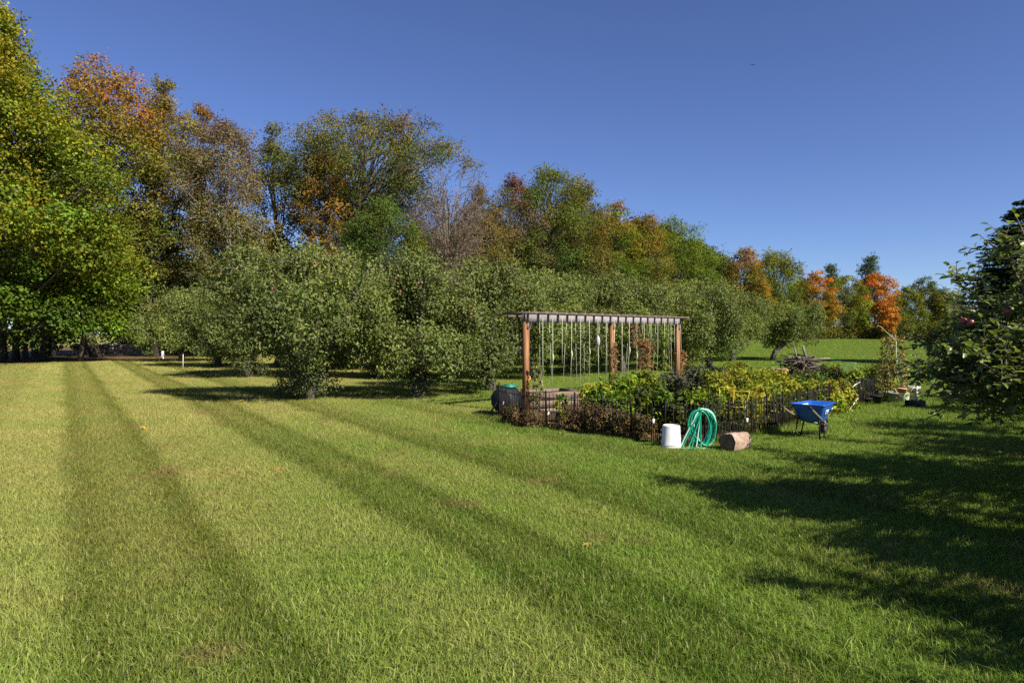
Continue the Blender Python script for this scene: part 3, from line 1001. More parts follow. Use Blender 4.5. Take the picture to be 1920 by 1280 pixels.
r = R_(70)
tkm = []
for k in range(3):
    b = MB()
    b.tube([(0, 0, -.2), (.05, 0, 1.5), (0.15 * (k - 1), .05, 5.5)], [.30 - .05 * k, .24 - .05 * k, .18 - .04 * k], 9)
    tkm.append(b.mesh("forest_trunk", M_BARK))
TR = [(5, 44, 0, "first dark trunk at the left photo edge under the huge maple"), (30, 46, 1, "thick dark trunk second from the left edge"), (48, 48, 2, "thin trunk third from the left edge under the maple"),
      (66, 50, 1, "dark trunk fourth from the left edge"), (82, 46, 0, "sturdy dark trunk left of the bright gap under the maple"), (100, 52, 2, "thin trunk just left of the stone wall"),
      (160, 57, 2, "thin trunk behind the left end of the stone wall"), (172, 58, 2, "twin thin trunk right behind the stone wall")]
for px, d, k, lb in TR:
    x = at(px, d)
    o = tag(link("tree_trunk", tkm[k], None, (x, d, gz(x, d))), lb, "tree trunk", "bare trunks under the maples")
    o.rotation_euler = (0, 0, px)

# ------------------------------------------------------------------ stone wall with every stone its own piece
sw = thing("stone_wall", "old grey field stone wall at the back of the lawn under the trees", "wall", (0, 0, 0))
r = R_(71)
stm = []
for k in range(5):
    b = MB()
    v = unit(r.normal(size=(1, 3)))
    a = np.linspace(0, 2 * pi, 7)[:-1]
    ring1 = np.stack([np.cos(a) * .5, np.sin(a) * .4, np.full(6, -.22)], -1) * (1 + r.normal(0, .12, (6, 1)))
    ring2 = np.stack([np.cos(a) * .48, np.sin(a) * .38, np.full(6, .16)], -1) * (1 + r.normal(0, .14, (6, 1)))
    V = np.concatenate([ring1, ring2, [[0, 0, -.3], [0, 0, .28]]])
    q = [[i, (i + 1) % 6, 6 + (i + 1) % 6, 6 + i] for i in range(6)]
    t = [[(i + 1) % 6, i, 12] for i in range(6)] + [[6 + i, 6 + (i + 1) % 6, 13] for i in range(6)]
    b.add(V, t=t, q=q)
    stm.append(b.mesh("stone", M_STONE))
x0, x1 = at(135, 56), at(318, 57)
for row in range(3):
    x = x0 + r.uniform(0, .3)
    while x < x1:
        w = r.uniform(.4, .8)
        y = 56 + r.normal(0, .08)
        o = link("stone", stm[r.integers(5)], sw, (x + w / 2, y, gz(x, y) + .16 + row * .31 + r.normal(0, .03)))
        o.scale = (w, r.uniform(.7, 1.1), r.uniform(.65, .85))
        o.rotation_euler = (r.normal(0, .12), r.normal(0, .12), r.uniform(0, 6))
        x += w * .95

# ------------------------------------------------------------------ apple orchard
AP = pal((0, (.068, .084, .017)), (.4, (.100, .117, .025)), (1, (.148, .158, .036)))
AG = "apple trees of the orchard"


def apple_meshes(seed, H, R, zb, n_cl=12, n_leaf=200, leaf=.088, cl_r=.36, sx=1.0, sprouts=70, n_bough=11):
    """an old apple tree: separate leafy boughs with dark hollows between them, upright shoots on top"""
    r = R_(seed)
    tb, cb = MB(), MB()
    fork = np.array([0, 0, min(1.0, zb + .1)])
    tb.tube([(0, 0, -.15), (.05, 0, .5), fork], [.2, .16, .14], 9)
    for k in range(n_bough):
        top = k >= n_bough - 3
        a = k * 2.39996 + r.normal(0, .25)
        e = R * (r.uniform(.0, .32) if top else r.uniform(.52, .74))
        rb = R * (r.uniform(.30, .44))
        rz = rb * r.uniform(1.15, 1.6)
        z = H - rz * r.uniform(.9, 1.15) if top else zb + (H - zb) * r.uniform(.18, .62)
        z = max(z, zb + rz * .55)
        bc = np.array([cos(a) * e * sx, sin(a) * e, z])
        mid = (fork + bc) / 2 + np.array([0, 0, -.1]) + r.normal(0, .12, 3)
        tb.tube([fork, mid, bc, bc + (bc - mid) * .5 + [0, 0, .3]], [.085, .06, .035, .01], 6, cap=False)
        tone = np.exp(r.normal(0, .14))
        dr = r.normal(0, .2)
        for q in range(n_cl):
            d = unit(r.normal(size=3) + [cos(a) * .5 * (not top), sin(a) * .5 * (not top), .15])
            c = bc + d * np.array([rb, rb, rz]) * r.uniform(.55, .95)
            if c[2] < .25:
                continue
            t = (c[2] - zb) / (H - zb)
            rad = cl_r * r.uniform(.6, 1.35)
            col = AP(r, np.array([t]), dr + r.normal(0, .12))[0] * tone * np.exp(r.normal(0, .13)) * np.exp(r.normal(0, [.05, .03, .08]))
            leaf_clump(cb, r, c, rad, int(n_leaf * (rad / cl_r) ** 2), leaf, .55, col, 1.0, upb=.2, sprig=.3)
            if q % 3 == 0:
                tb.tube([bc + r.normal(0, .012, 3), (bc + c) / 2 + r.normal(0, .06, 3), c + d * rad], [.02, .014, .006], 4, cap=False)
    for i in range(sprouts):
        a = r.uniform(0, 2 * pi)
        e = R * math.sqrt(r.random()) * .8
        z0 = zb + (H - zb) * (.62 + .30 * (1 - (e / R) ** 2)) - .15
        ln = r.uniform(.2, .6)
        d = unit(np.array([cos(a) * .35 * e / R, sin(a) * .35 * e / R, 1]) + r.normal(0, .15, 3))
        b0 = np.array([cos(a) * e * sx, sin(a) * e, z0])
        tb.tube([b0, b0 + d * ln], [.008, .004], 3, cap=False)
        m = 16
        q = np.linspace(.05, 1, m)[:, None]
        P = b0 + d * ln * q + r.normal(0, .025, (m, 3))
        col = AP(r, np.array([.9]), r.normal(0, .2))[0]
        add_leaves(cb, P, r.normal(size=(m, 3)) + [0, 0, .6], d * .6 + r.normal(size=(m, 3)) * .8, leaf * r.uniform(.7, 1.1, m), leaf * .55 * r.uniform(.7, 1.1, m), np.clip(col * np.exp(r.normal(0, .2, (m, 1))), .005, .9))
    return tb.mesh("trunk", M_BARK_APPLE), cb.mesh("crown", M_APPLE_LEAF)


def fruit(parent, r, n, R, H, zb, size=.042, front=True):
    global FRUIT
    for i in range(n):
        a = r.uniform(pi * 1.05, pi * 1.95)
        t = r.uniform(.1, .8)
        e = R * float(PROF['round'](t)) * r.uniform(.9, 1.05)
        o = link("apple", FRUIT, parent, (cos(a) * e, sin(a) * e, zb + t * (H - zb)))
        o.scale = (.9, .9, .9)


b = MB()
b.lathe([(0, -.034), (.018, -.04), (.036, -.022), (.042, .004), (.036, .028), (.018, .038), (.004, .030)], 10)
FRUIT = b.mesh("apple", M_APPLEFRUIT, True)


def basal(parent, r, R, H, n_cl, leaf=.08):
    """suckers round the foot of an old apple tree"""
    cb = MB()
    for i in range(n_cl):
        a = r.uniform(0, 2 * pi)
        e = R * r.random()
        z = r.uniform(.12, H)
        leaf_clump(cb, r, np.array([cos(a) * e, sin(a) * e, z]), r.uniform(.18, .32), 95, leaf, .55, np.array((.075, .088, .035)) * np.exp(r.normal(0, .25)), 1.1)
    return cb.obj("sucker_shoots", M_APPLE_LEAF, parent)


def apple(px, d, meshes, label, rz=0.0, scale=None):
    return plant_tree("apple_tree", label, "tree", px, d, meshes, AG, rz, scale)


A1 = apple_meshes(101, 4.15, 2.15, 1.0, 16, 175, .088, .36, 1.0, 120, 15)
t = apple(580, 18.4, A1, "nearest apple tree, bushy down to the grass, left of the pergola")
basal(t, R_(1), .72, 1.35, 44)
fruit(t, R_(2), 7, 2.0, 4.2, 1.1)
A2 = apple_meshes(102, 3.95, 1.75, .6, 14, 175, .088, .34, 1.0, 100, 12)
t = apple(785, 19.2, A2, "second apple tree in the front row with leafy trunk, right of the nearest one")
basal(t, R_(3), .40, 1.25, 22)
fruit(t, R_(4), 6, 1.5, 3.9, 1.0)
A3 = apple_meshes(103, 3.9, 2.1, .75, 13, 165, .095, .36, 1.0, 70, 11)
t = apple(465, 28.0, A3, "apple tree with bare stems at its foot, left of the nearest one")
basal(t, R_(5), .8, .9, 18)
fruit(t, R_(6), 3, 1.6, 3.9, 1.1)
A4 = apple_meshes(104, 4.4, 2.9, .55, 15, 165, .115, .44, 1.0, 70, 13)
t = apple(340, 44.0, A4, "farthest left apple tree, broad and low before the stone wall", 0, (1.12, 1.0, 1.0))
A5 = apple_meshes(105, 4.0, 2.1, .6, 14, 170, .092, .38, 1.0, 100, 13)
t = apple(918, 21.5, A5, "apple tree with a dark open middle just left of the pergola")
fruit(t, R_(8), 3, 1.6, 3.9, 1.0)
A6 = apple_meshes(106, 4.0, 2.5, .65, 14, 165, .105, .40, 1.0, 80, 12)
ORCH = [  # px, depth, mesh, scale, label
    (700, 27.5, A6, .98, "apple tree seen between the nearest one and the leafy trunked one"),
    (550, 29.5, A5, 1.05, "apple tree directly behind the nearest one"),
    (845, 26.5, A6, .98, "apple tree behind the leafy trunked one"),
    (990, 26.5, A3, 1.08, "apple tree behind the left pergola post"),
    (1075, 29.5, A6, 1.02, "apple tree behind the hanging strings, left of the middle post"),
    (1165, 31.0, A5, 1.05, "apple tree behind the middle pergola post"),
    (1250, 33.0, A6, 1.0, "apple tree behind the right pergola post"),
    (1330, 34.5, A3, 1.10, "apple tree with a dark hollow right of the pergola"),
    (640, 34.5, A6, 1.06, "third row apple tree peeping over the nearest one"),
    (520, 36.0, A4, 1.02, "third row apple tree between the two left ones"),
    (410, 37.0, A5, 1.05, "apple tree between the farthest left one and the bare stemmed one"),
    (750, 35.0, A4, 1.0, "third row apple tree above the leafy trunked one"),
    (900, 36.0, A6, 1.12, "third row apple tree left of the pergola beam"),
    (1020, 39.0, A4, .98, "rear apple tree over the left end of the pergola beam"),
    (1130, 41.0, A6, 1.12, "rear apple tree over the middle of the pergola beam"),
    (1215, 43.0, A4, .98, "rear apple tree over the right end of the pergola beam"),
    (1290, 45.0, A6, 1.15, "rear apple tree right of the pergola, below the round green tree"),
    (1372, 43.5, A5, 1.08, "apple tree left of the leaning trunk on the field edge"),
]
SUCK = None
for i, (px, d, mm, s, lb) in enumerate(ORCH):
    t = apple(px, d, mm, lb, 0.9 + i * 2.1, (s, s, s * (1.0 if d < 30 else 1.04)))
    if i % 2 == 0:
        if SUCK is None:
            SUCK = basal(t, R_(9), .6, 1.1, 16)
        else:
            c = SUCK.copy()
            COL.objects.link(c)
            c.parent = t

# leaning apple tree at the edge of the far field
LB = MB()
LT = apple_meshes(107, 3.6, 2.5, 1.0, 13, 150, .12, .44, 1.0, 40, 11)
lx = at(1462, 45)
lt = thing("apple_tree", "apple tree with a dark leaning trunk on the edge of the sunny field", "tree", (lx, 45, gz(lx, 45)), 0, AG)
LB.tube([(-.55, 0, -.1), (-.3, 0, .6), (.3, 0, 1.1), (.9, .1, 1.6), (1.4, .1, 2.4)], [.2, .17, .15, .11, .05], 8)
LB.obj("trunk", M_BARK_APPLE, lt)
LB = MB()
LB.tube([(-.1, 0, .8), (-.3, .1, 1.6), (-.8, .1, 2.6)], [.12, .09, .03], 7)
LB.obj("limb", M_BARK_APPLE, lt)
link("crown", LT[1], lt, (.4, 0, .2))

# white trunk guards and the stake in the orchard grass
b = MB()
b.lathe([(.09, 0), (.09, .55), (.08, .55), (.08, .0)], 12)
GUARD = b.mesh("trunk_guard", M_STICKER, True)
for px, py, lb in ((305, 672, "white tree guard at the foot of the farthest left apple tree"), (678, 690, "white tree guard in the grass under the second row")):
    x, y = G(px, py)
    tag(link("trunk_guard", GUARD, None, (x, y, gz(x, y))), lb, "tree guard")
b = MB()
b.tube([(0, 0, -.1), (.01, 0, .75)], .018, 5)
x, y = G(343, 692)
tag(b.obj("garden_stake", M_FOAM, loc=(x, y, gz(x, y))), "thin pale stake in the grass before the farthest left apple tree", "stake")

# ------------------------------------------------------------------ foreground apple tree (right edge) and its neighbours that cast the lawn's shade
def leaf5(cb, P, nrm, along, L, W, col):
    n = len(P)
    nrm = unit(nrm)
    along = unit(along - nrm * np.sum(along * nrm, 1, keepdims=True))
    side = np.cross(nrm, along)
    L, W = L[:, None], W[:, None]
    V = np.stack([P, P + along * L * .3 + side * W * .42 + nrm * W * .1, P + along * L * .68 + side * W * .40 + nrm * W * .08, P + along * L - nrm * L * .14,
                  P + along * L * .68 - side * W * .40 + nrm * W * .08, P + along * L * .3 - side * W * .42 + nrm * W * .1, P + along * L * .5 - nrm * W * .05], 1).reshape(-1, 3)
    i = np.arange(n)[:, None] * 7
    T = np.concatenate([i + [0, 1, 6], i + [1, 2, 6], i + [2, 3, 6], i + [3, 4, 6], i + [4, 5, 6], i + [5, 0, 6]])
    cb.add(V, t=T, c=np.repeat(col, 7, 0))


def fine_apple_tree(seed, R, H, limbs, sub, twig, aim=None):
    r = R_(seed)
    tb, cb = MB(), MB()
    fork = np.array([0, 0, 1.15])
    tb.tube([(0, 0, -.15), (.03, 0, .6), fork], [.17, .13, .12], 10)
    spots = []

    def shoot(p0, p1, k):
        """a leafy twig"""
        ln = np.linalg.norm(p1 - p0)
        n = max(4, int(ln / .030))
        q = np.linspace(.1, 1, n)[:, None]
        sag = np.array([0, 0, -.10 * ln])
        P = p0 + (p1 - p0) * q + sag * (q * (1 - q) * 4)
        d = unit(p1 - p0)
        a = np.arange(n) * 2.4 + r.random() * 6
        ref = unit(np.cross(d, [.3, .1, 1]))
        ref2 = np.cross(d, ref)
        out = np.cos(a)[:, None] * ref + np.sin(a)[:, None] * ref2
        al = out + d * .7 + r.normal(0, .25, (n, 3)) + [0, 0, -.15]
        nr = np.array([0, 0, 1.0]) + out * -.2 + r.normal(0, .45, (n, 3))
        L = r.uniform(.055, .095, n)
        c = np.array((.13, .168, .034)) * np.exp(r.normal(0, .3, (n, 1))) * (1 + r.normal(0, .06, (n, 3)))
        leaf5(cb, P, nr, al, L, L * r.uniform(.5, .62, n), np.clip(c, .01, .5))
        tb.tube([p0, (p0 + p1) / 2 + sag, p1], [k, k * .75, k * .4], 4, cap=False)

    def bough(m1, e, d0, sub):
        for j in range(sub):
            q = .30 + .70 * (j + r.random()) / sub
            p = fork + (m1 - fork) * q / .45 if q < .45 else m1 + (e - m1) * (q - .45) / .55
            d = unit(d0 * .7 + r.normal(0, .6, 3) + [0, 0, .1])
            l2 = r.uniform(.25, .5) * (1.15 - .5 * q)
            e2 = p + d * l2 + [0, 0, -.04]
            shoot(p, e2, .008)
            for k in range(twig - 1):
                p3 = p + (e2 - p) * r.uniform(.2, .95)
                shoot(p3, p3 + unit(d + r.normal(0, .8, 3)) * r.uniform(.15, .32), .005)
        shoot(e - (e - m1) * .3, e, .008)

    for e in (aim or []):
        up = max(0.0, e[2] - 2.0)
        m1 = fork + (e - fork) * .5 + np.array([0, 0, .15 - .75 * up]) + r.normal(0, .05, 3)
        tb.tube([fork, fork + (m1 - fork) * .5 + [0, 0, .12], m1, (m1 + e) / 2 + [0, 0, .03 - .2 * up], e], [.040, .032, .022, .013, .005], 6, cap=False)
        bough(m1, e, unit(e - m1), 10)
    for i in range(limbs):
        a = i * 2 * pi / limbs + r.normal(0, .15)
        if aim and 125 < math.degrees(a) % 360 < 290 and i % 3:
            continue
        el = r.uniform(-.05, 1.15) if i % 3 else r.uniform(-.15, .2)
        if aim and 120 < math.degrees(a) % 360 < 300:
            el = r.uniform(.05, .2)
        ln = R * r.uniform(.85, 1.08)
        e = fork + np.array([cos(a) * cos(el) * ln, sin(a) * cos(el) * ln, sin(el) * ln * H / R * .62])
        m1 = fork + (e - fork) * .45 + np.array([0, 0, .22]) + r.normal(0, .06, 3)
        tb.tube([fork, m1, e], [.045, .024, .008], 6, cap=False)
        for j in range(sub):
            q = .22 + .78 * (j + r.random()) / sub
            p = fork + (m1 - fork) * q / .45 if q < .45 else m1 + (e - m1) * (q - .45) / .55
            d = unit(np.array([cos(a), sin(a), .25]) * .6 + r.normal(0, .6, 3) + [0, 0, .18])
            l2 = r.uniform(.35, .8) * (1.15 - .4 * q)
            e2 = p + d * l2 + [0, 0, -.06]
            shoot(p, e2, .010)
            for k in range(twig):
                p3 = p + (e2 - p) * r.uniform(.25, .95)
                d3 = unit(d + r.normal(0, .8, 3) + [0, 0, r.choice([.35, -.35, .5])])
                e3 = p3 + d3 * r.uniform(.2, .45)
                shoot(p3, e3, .006)
                spots.append(e3)
    return tb.mesh("trunk", M_BARK_APPLE), cb.mesh("crown", M_GLOSSY_LEAF), spots


T2 = np.array([6.45, 6.9, 0.0])
AIM = [np.array([at(px, d), d, zof(py - 12, d)]) - T2 for px, py, d in
       ((1752, 690, 6.3), (1768, 715, 6.2), (1800, 730, 6.1), (1775, 652, 6.6), (1795, 715, 6.0), (1858, 700, 5.9), (1798, 545, 6.3), (1850, 610, 6.2),
        (1902, 412, 6.0), (1885, 480, 6.2), (1850, 600, 5.9), (1815, 688, 6.0), (1905, 735, 5.6), (1915, 560, 6.0), (1830, 660, 5.7), (1880, 640, 5.6), (1780, 620, 6.4))]
FT = fine_apple_tree(201, 2.0, 2.6, 22, 13, 5, AIM)
NG = "apple trees on the right of the lawn"
ft2 = thing("apple_tree", "foreground apple tree reaching leafy boughs with dark apples in from the right edge", "tree", (6.45, 6.9, 0), 0.0, NG)
link("trunk", FT[0], ft2)
link("crown", FT[1], ft2)
for px, py, d in ((1806, 602, 5.9), (1820, 605, 5.85), (1728, 704, 6.6), (1890, 692, 6.2), (1872, 694, 6.3)):
    o = link("apple", FRUIT, ft2, (at(px, d) - 6.45, d - 6.9, zof(py, d)))
    o.scale = (.78, .78, .78)
FS = [(7.0, 1.5, 3.3, (1.15, 1.15, 1.1), "apple tree at the camera's far right whose shade fills the lower right corner"),
      (6.15, 2.5, 2.2, (1.15, 1.15, 1.1), "apple tree beside the camera casting the deep shade on the right lawn"),
      (9.1, 8.5, 0.6, (1.0, 1.0, 1.0), "apple tree just beyond the foreground one, outside the right edge"),
      (10.6, 10.6, 2.6, (1.12, 1.12, 1.0), "apple tree beyond the right edge shading the lawn near the wheelbarrow"),
      (13.4, 14.6, 4.0, (1.2, 1.2, 1.0), "farther apple tree beyond the right edge shading the middle lawn"),
      (6.5, 4.3, 5.3, (1.0, 1.0, 1.05), "apple tree between the camera and the foreground one, outside the right edge")]
for x, y, rz, s, lb in FS:
    copy_tree(ft2, (x, y, gz(x, y)), rz, lb, s)

# ------------------------------------------------------------------ pergola trellis
P0 = np.array([0.314, 15.6])
DIR = np.array([2.316, 2.40])
BL = 2 * np.linalg.norm(DIR)
DIR = DIR / np.linalg.norm(DIR)
ang = math.atan2(DIR[1], DIR[0])
TOP = 2.26
pg = thing("pergola_trellis", "long wooden pergola trellis with three cedar posts and grey beam in the garden", "pergola", (P0[0], P0[1], gz(*P0)), ang)
# local frame: x along the beam, -y faces the lawn (front)
for i in range(3):
    b = MB()
    b.box((i * BL / 2, 0.0, (TOP - .17) / 2 - .05), (.115, .115, TOP - .17 + .1))
    p = b.obj("post", M_CEDAR, pg)
    b = MB()
    b.box((i * BL / 2, -.07, TOP - .26), (.06, .02, .14))
    b.obj("bracket", M_DARKWOOD, p)
b = MB()
b.box((BL / 2 + .02, -.045, TOP - .085), (BL + .16, .045, .17))
b.obj("front_beam", M_GREYWOOD, pg)
b = MB()
b.box((BL / 2 + .02, .045, TOP - .085), (BL + .16, .045, .17))
b.obj("rear_beam", M_DARKWOOD, pg)
NR = 20
b = MB()
b.box((0, .19, .028), (.085, 1.06, .056))
RAFT = b.mesh("rafter", M_DARKWOOD)
for i in range(NR):
    link("rafter", RAFT, pg, (.0 + i * (BL + .06) / (NR - 1), 0, TOP + .002))
b = MB()
b.box((BL / 2 + .30, .62, TOP - .03), (BL + .5, .04, .05))
b.obj("rear_purlin", M_DARKWOOD, pg)
for k in range(4):
    b = MB()
    b.box((BL + .22 + k * .17, .62, TOP + .035), (.05, .12, .06))
    b.obj("batten_end", M_GREYWOOD, pg)


def pl(x, y, z):
    """pergola local -> world"""
    q = rotz(ang) @ np.array([x, y, z])
    return np.array([q[0] + P0[0], q[1] + P0[1], q[2]])


SG = "strings hanging from the pergola"
r = R_(300)
for i in range(1, NR - 1):
    x = (i + .42) * (BL + .06) / (NR - 1)
    ln = 1.75 if i not in (3, 14) else 1.1
    b = MB()
    sw_ = r.normal(0, .03)
    z1 = TOP - .10
    pts_ = [pl(x, -.075, z1), pl(x + sw_ * .4, -.08, z1 - ln * .5), pl(x + sw_, -.06 + r.normal(0, .03), z1 - ln)]
    b.tube(pts_, .0052, 4)
    if i in (2, 4, 6, 11, 12):
        zc = z1 - r.uniform(.7, 1.0)
        b.tube([pl(x, -.08, zc + .1), pl(x + .015, -.085, zc), pl(x, -.08, zc - .13)], [.006, .014, .006], 5)
    lb = {2: "second front twine with a knot halfway, counted from the left pergola post", 3: "short front twine ending high above the ground, left half of the pergola", 4: "knotted front twine in the middle of the left pergola half",
          6: "knotted front twine just left of the pale hanging bag", 11: "knotted front twine just right of the middle pergola post", 12: "knotted front twine second to the right of the middle pergola post",
          14: "short front twine ending high up before the dead vine"}.get(i, "plain unknotted twine hanging straight down from the front beam of the pergola")
    tag(b.obj("twine_string", M_TWINE), lb, "string", SG)
for i in range(3, NR + 3):
    if i in (5, 9):
        continue
    x = (i + .3) * (BL + .06) / (NR - 1)
    b = MB()
    sw_ = r.normal(0, .12)
    z1 = TOP - .06
    b.tube([pl(x, .62, z1), pl(x + sw_ * .5, .62, z1 - .9), pl(x + sw_, .60, z1 - 1.85)], .0042, 4)
    tag(b.obj("twine_string", M_TWINE), "thin twine hanging from the rear of the pergola", "string", SG)

b = MB()
b.tube([pl(-.02, -.09, .72), pl(.03, -.10, .78), pl(.02, -.09, .83)], [.02, .03, .015], 6)
tag(b.obj("orange_clip", M_ORANGE), "small orange clip on the left pergola post", "clip")
# little hanging cage/bag on a string
b = MB()
q = pl(2.6, -.1, 1.62)
b.lathe([(.01, -.14), (.045, -.11), (.055, -.02), (.045, .07), (.01, .13)], 10, q)
tag(b.obj("mesh_bag", M_LILACPOT), "pale bag hanging on a string left of the middle pergola post", "bag")

# ------------------------------------------------------------------ garden fence
fe = thing("garden_fence", "low black metal picket fence curving round the vegetable garden", "fence", (0, 0, 0))
Lp = np.array(FENCE)
seg = np.linalg.norm(np.diff(Lp, axis=0), axis=1)
cum = np.concatenate([[0], np.cumsum(seg)])
FL = cum[-1]


def fpos(s):
    return np.interp(s, cum, Lp[:, 0]), np.interp(s, cum, Lp[:, 1])


b = MB()
b.tube([(0, 0, -.08), (0, 0, .66)], .0078, 5)
PICK = b.mesh("picket", M_IRON)
b = MB()
b.tube([(0, 0, -.08), (0, 0, .33)], .0068, 5)
SPICK = b.mesh("short_picket", M_IRON)
b = MB()
b.tube([(0, 0, -.12), (0, 0, .70), (0, 0, .715)], [.019, .019, .008], 6)
POST = b.mesh("fence_post", M_IRON)
r = R_(310)
npk = int(FL / .085)
for i in range(npk + 1):
    s = i * FL / npk
    x, y = fpos(s)
    z = gz(x, y)
    lean = (r.normal(0, .02), r.normal(0, .02), 0)
    if i % 8 == 0:
        o = link("fence_post", POST, fe, (x, y, z))
    else:
        o = link("picket", PICK, fe, (x, y, z + r.normal(0, .006)))
    o.rotation_euler = lean
    if i < npk:
        x, y = fpos(s + FL / npk / 2)
        o = link("short_picket", SPICK, fe, (x, y, z + r.normal(0, .006)))
        o.rotation_euler = (r.normal(0, .03), r.normal(0, .03), 0)
for zz, rr_ in ((.58, .008), (.32, .007), (.08, .007)):
    b = MB()
    ss = np.linspace(0, FL, 90)
    X, Y = fpos(ss)
    b.tube(np.stack([X, Y, tz(X, Y) + zz + .012 * np.sin(ss * 2.1)], -1), rr_, 5)
    b.obj("rail", M_IRON, fe)
b = MB()
b.box((0, 0, .0), (.035, .012, .075), col=None)
TAGM = b.mesh("plant_tag", M_WHITE)
for px, d, z, lb in ((943, 14.35, .34, "white tag clipped to the fence by the compost tumbler"), (1028, 13.1, .27, "tilted white tag inside the fence near the second post"),
                     (1224, 11.25, .36, "white tag clipped to the fence left of the bucket"), (1399, 11.7, .32, "white tag clipped to the fence right of the log")):
    o = tag(link("plant_tag", TAGM, None, (at(px, d), d - .05, z)), lb, "tag")
    o.rotation_euler = (0, .5 if px == 1028 else .05, .3)

# ------------------------------------------------------------------ bucket, hose, log
x, y = 2.50, 10.72
bk = thing("bucket", "white plastic bucket standing upside down by the fence, left of the hose", "bucket", (x, y, 0))
b = MB()
b.lathe([(.128, .02), (.138, .0), (.150, .0), (.156, .003), (.156, .028), (.1535, .03), (.1535, .052), (.150, .056), (.150, .10), (.1465, .104), (.137, .345), (.130, .362), (.12, .366), (.118, .358), (0, .357)], 40)
b.obj("pail", M_WHITE, bk, True)
b = MB()
b.tube([(cos(a) * .155, -abs(sin(a)) * .158 * 1.0, .045 + .0 * a + .02 * sin(a)) for a in np.linspace(0, pi, 18)], .003, 5)
b.obj("handle", M_STEEL, bk)

hx, hy = 3.02, 10.86
ho = thing("garden_hose", "green garden hose looped in a tall coil over the fence", "hose", (hx, hy, 0))
r = R_(320)
FDIR = np.array([1.0, 0.05, 0])
for k in range(9):
    w = .185 + r.normal(0, .028)
    top = .60 + r.normal(0, .014)
    bot = .0 + abs(r.normal(0, .03)) + .012
    cx = r.normal(0, .03) - .02
    tt = np.linspace(0, 2 * pi, 34)
    # a hanging loop: tight over the rail, full at the bottom
    prof = np.stack([cx + w * np.sin(tt) * (0.86 + .14 * np.cos(tt)) + .03 * (k - 4) * .3 * np.cos(tt), -.10 + .012 * k - .10 * (1 - np.cos(tt)) * .5 * -1 * 0 - .025 * np.cos(tt) - .07, bot + (top - bot) * (1 + np.cos(tt)) / 2], -1)
    prof[:, 1] -= .06 * (1 - (prof[:, 2] / .6))
    prof += r.normal(0, .003, prof.shape)
    prof[-1] = prof[0]
    b = MB()
    b.tube(prof, .0115, 7, cap=False)
    b.obj("coil", M_HOSE_PALE if k in (2, 7) else M_HOSE, ho, True)
for k in range(6):            # loose runs falling to the left and curling on the grass
    b = MB()
    ex, ey = -.40 + k * .062 + r.normal(0, .012), -.20 - .02 * (k % 3)
    q = np.linspace(0, 1, 14)
    X = -.02 - .01 * k + (ex + .02 + .01 * k) * (q ** (1.15 + .25 * (k % 3)))
    Z = .605 + .006 * (k % 3) - .593 * q ** (1.7 - .12 * k) + .03 * np.sin(q * pi) * (k % 2)
    Y = -.16 + (ey + .16) * q
    P = np.stack([X, Y, Z], -1)
    m_ = np.linspace(0, 1, 7)[1:]
    tail = np.stack([ex - .03 * m_ + .20 * m_ ** 2 + .02 * k * m_, ey - .10 * np.sin(m_ * pi), .014 + .012 * np.sin(m_ * 3)], -1)
    b.tube(np.concatenate([P, tail]), .011, 7, cap=False)
    b.obj("loose_end", M_HOSE_PALE if k in (0, 4) else M_HOSE, ho, True)
b = MB()
b.tube([(-.17, -.26, .03), (-.12, -.28, .03)], [.018, .012], 8)
b.obj("hose_coupling", M_STEEL, ho)

lg = thing("log", "short thick cut log lying on the grass right of the hose", "log", (3.42, 10.45, 0), 0)
r = R_(330)
ax = unit(np.array([.80, .62, 0.0]))
sd = np.array([-ax[1], ax[0], 0])
LR, LL = .145, .42
a = np.linspace(0, 2 * pi, 25)[:-1]
b = MB()
V = []
rn = 1 + .05 * np.sin(a * 3 + 1) + .03 * np.sin(a * 7)
for s in np.linspace(0, LL, 7):
    rr = LR * rn * (1 + r.normal(0, .035, 24)) * (1 + .05 * math.sin(s * 13))
    V.append(np.outer(np.cos(a) * rr, sd) + np.outer(np.sin(a) * rr, [0, 0, 1]) + ax * (s - LL / 2) + [0, 0, LR])
V = np.concatenate(V)
i = np.arange(6)[:, None] * 24
j = np.arange(24)[None, :]
b.add(V, q=np.stack([i + j, i + (j + 1) % 24, i + 24 + (j + 1) % 24, i + 24 + j], -1).reshape(-1, 4))
b.obj("bark", M_LOGBARK, lg, True)
for e, o0 in ((0, -1), (6, 1)):
    b = MB()
    ring = V[e * 24:(e + 1) * 24]
    c = ring.mean(0)
    rings = [ring, c + (ring - c) * .72 + ax * o0 * .004, c + (ring - c) * .40 + ax * o0 * .001]
    VV = np.concatenate(rings + [[c + ax * o0 * .003]])
    q = []
    for k in range(2):
        q += [[k * 24 + m, k * 24 + (m + 1) % 24, (k + 1) * 24 + (m + 1) % 24, (k + 1) * 24 + m] for m in range(24)]
    b.add(VV, q=q, t=[[48 + m, 48 + (m + 1) % 24, 72] for m in range(24)])
    b.obj("cut_end", M_LOGEND, lg)

# ------------------------------------------------------------------ wheelbarrow: grips towards the lawn, wheel away to the right
wx, wy = 5.22, 11.8
WA = math.atan2(1.1, 1.0)     # direction of the wheel
wb = thing("wheelbarrow", "blue tub wheelbarrow parked by the fence with its wheel to the right", "wheelbarrow", (wx, wy, 0), WA, None, (.86, .86, .98))
# local x forward (to the wheel), y left


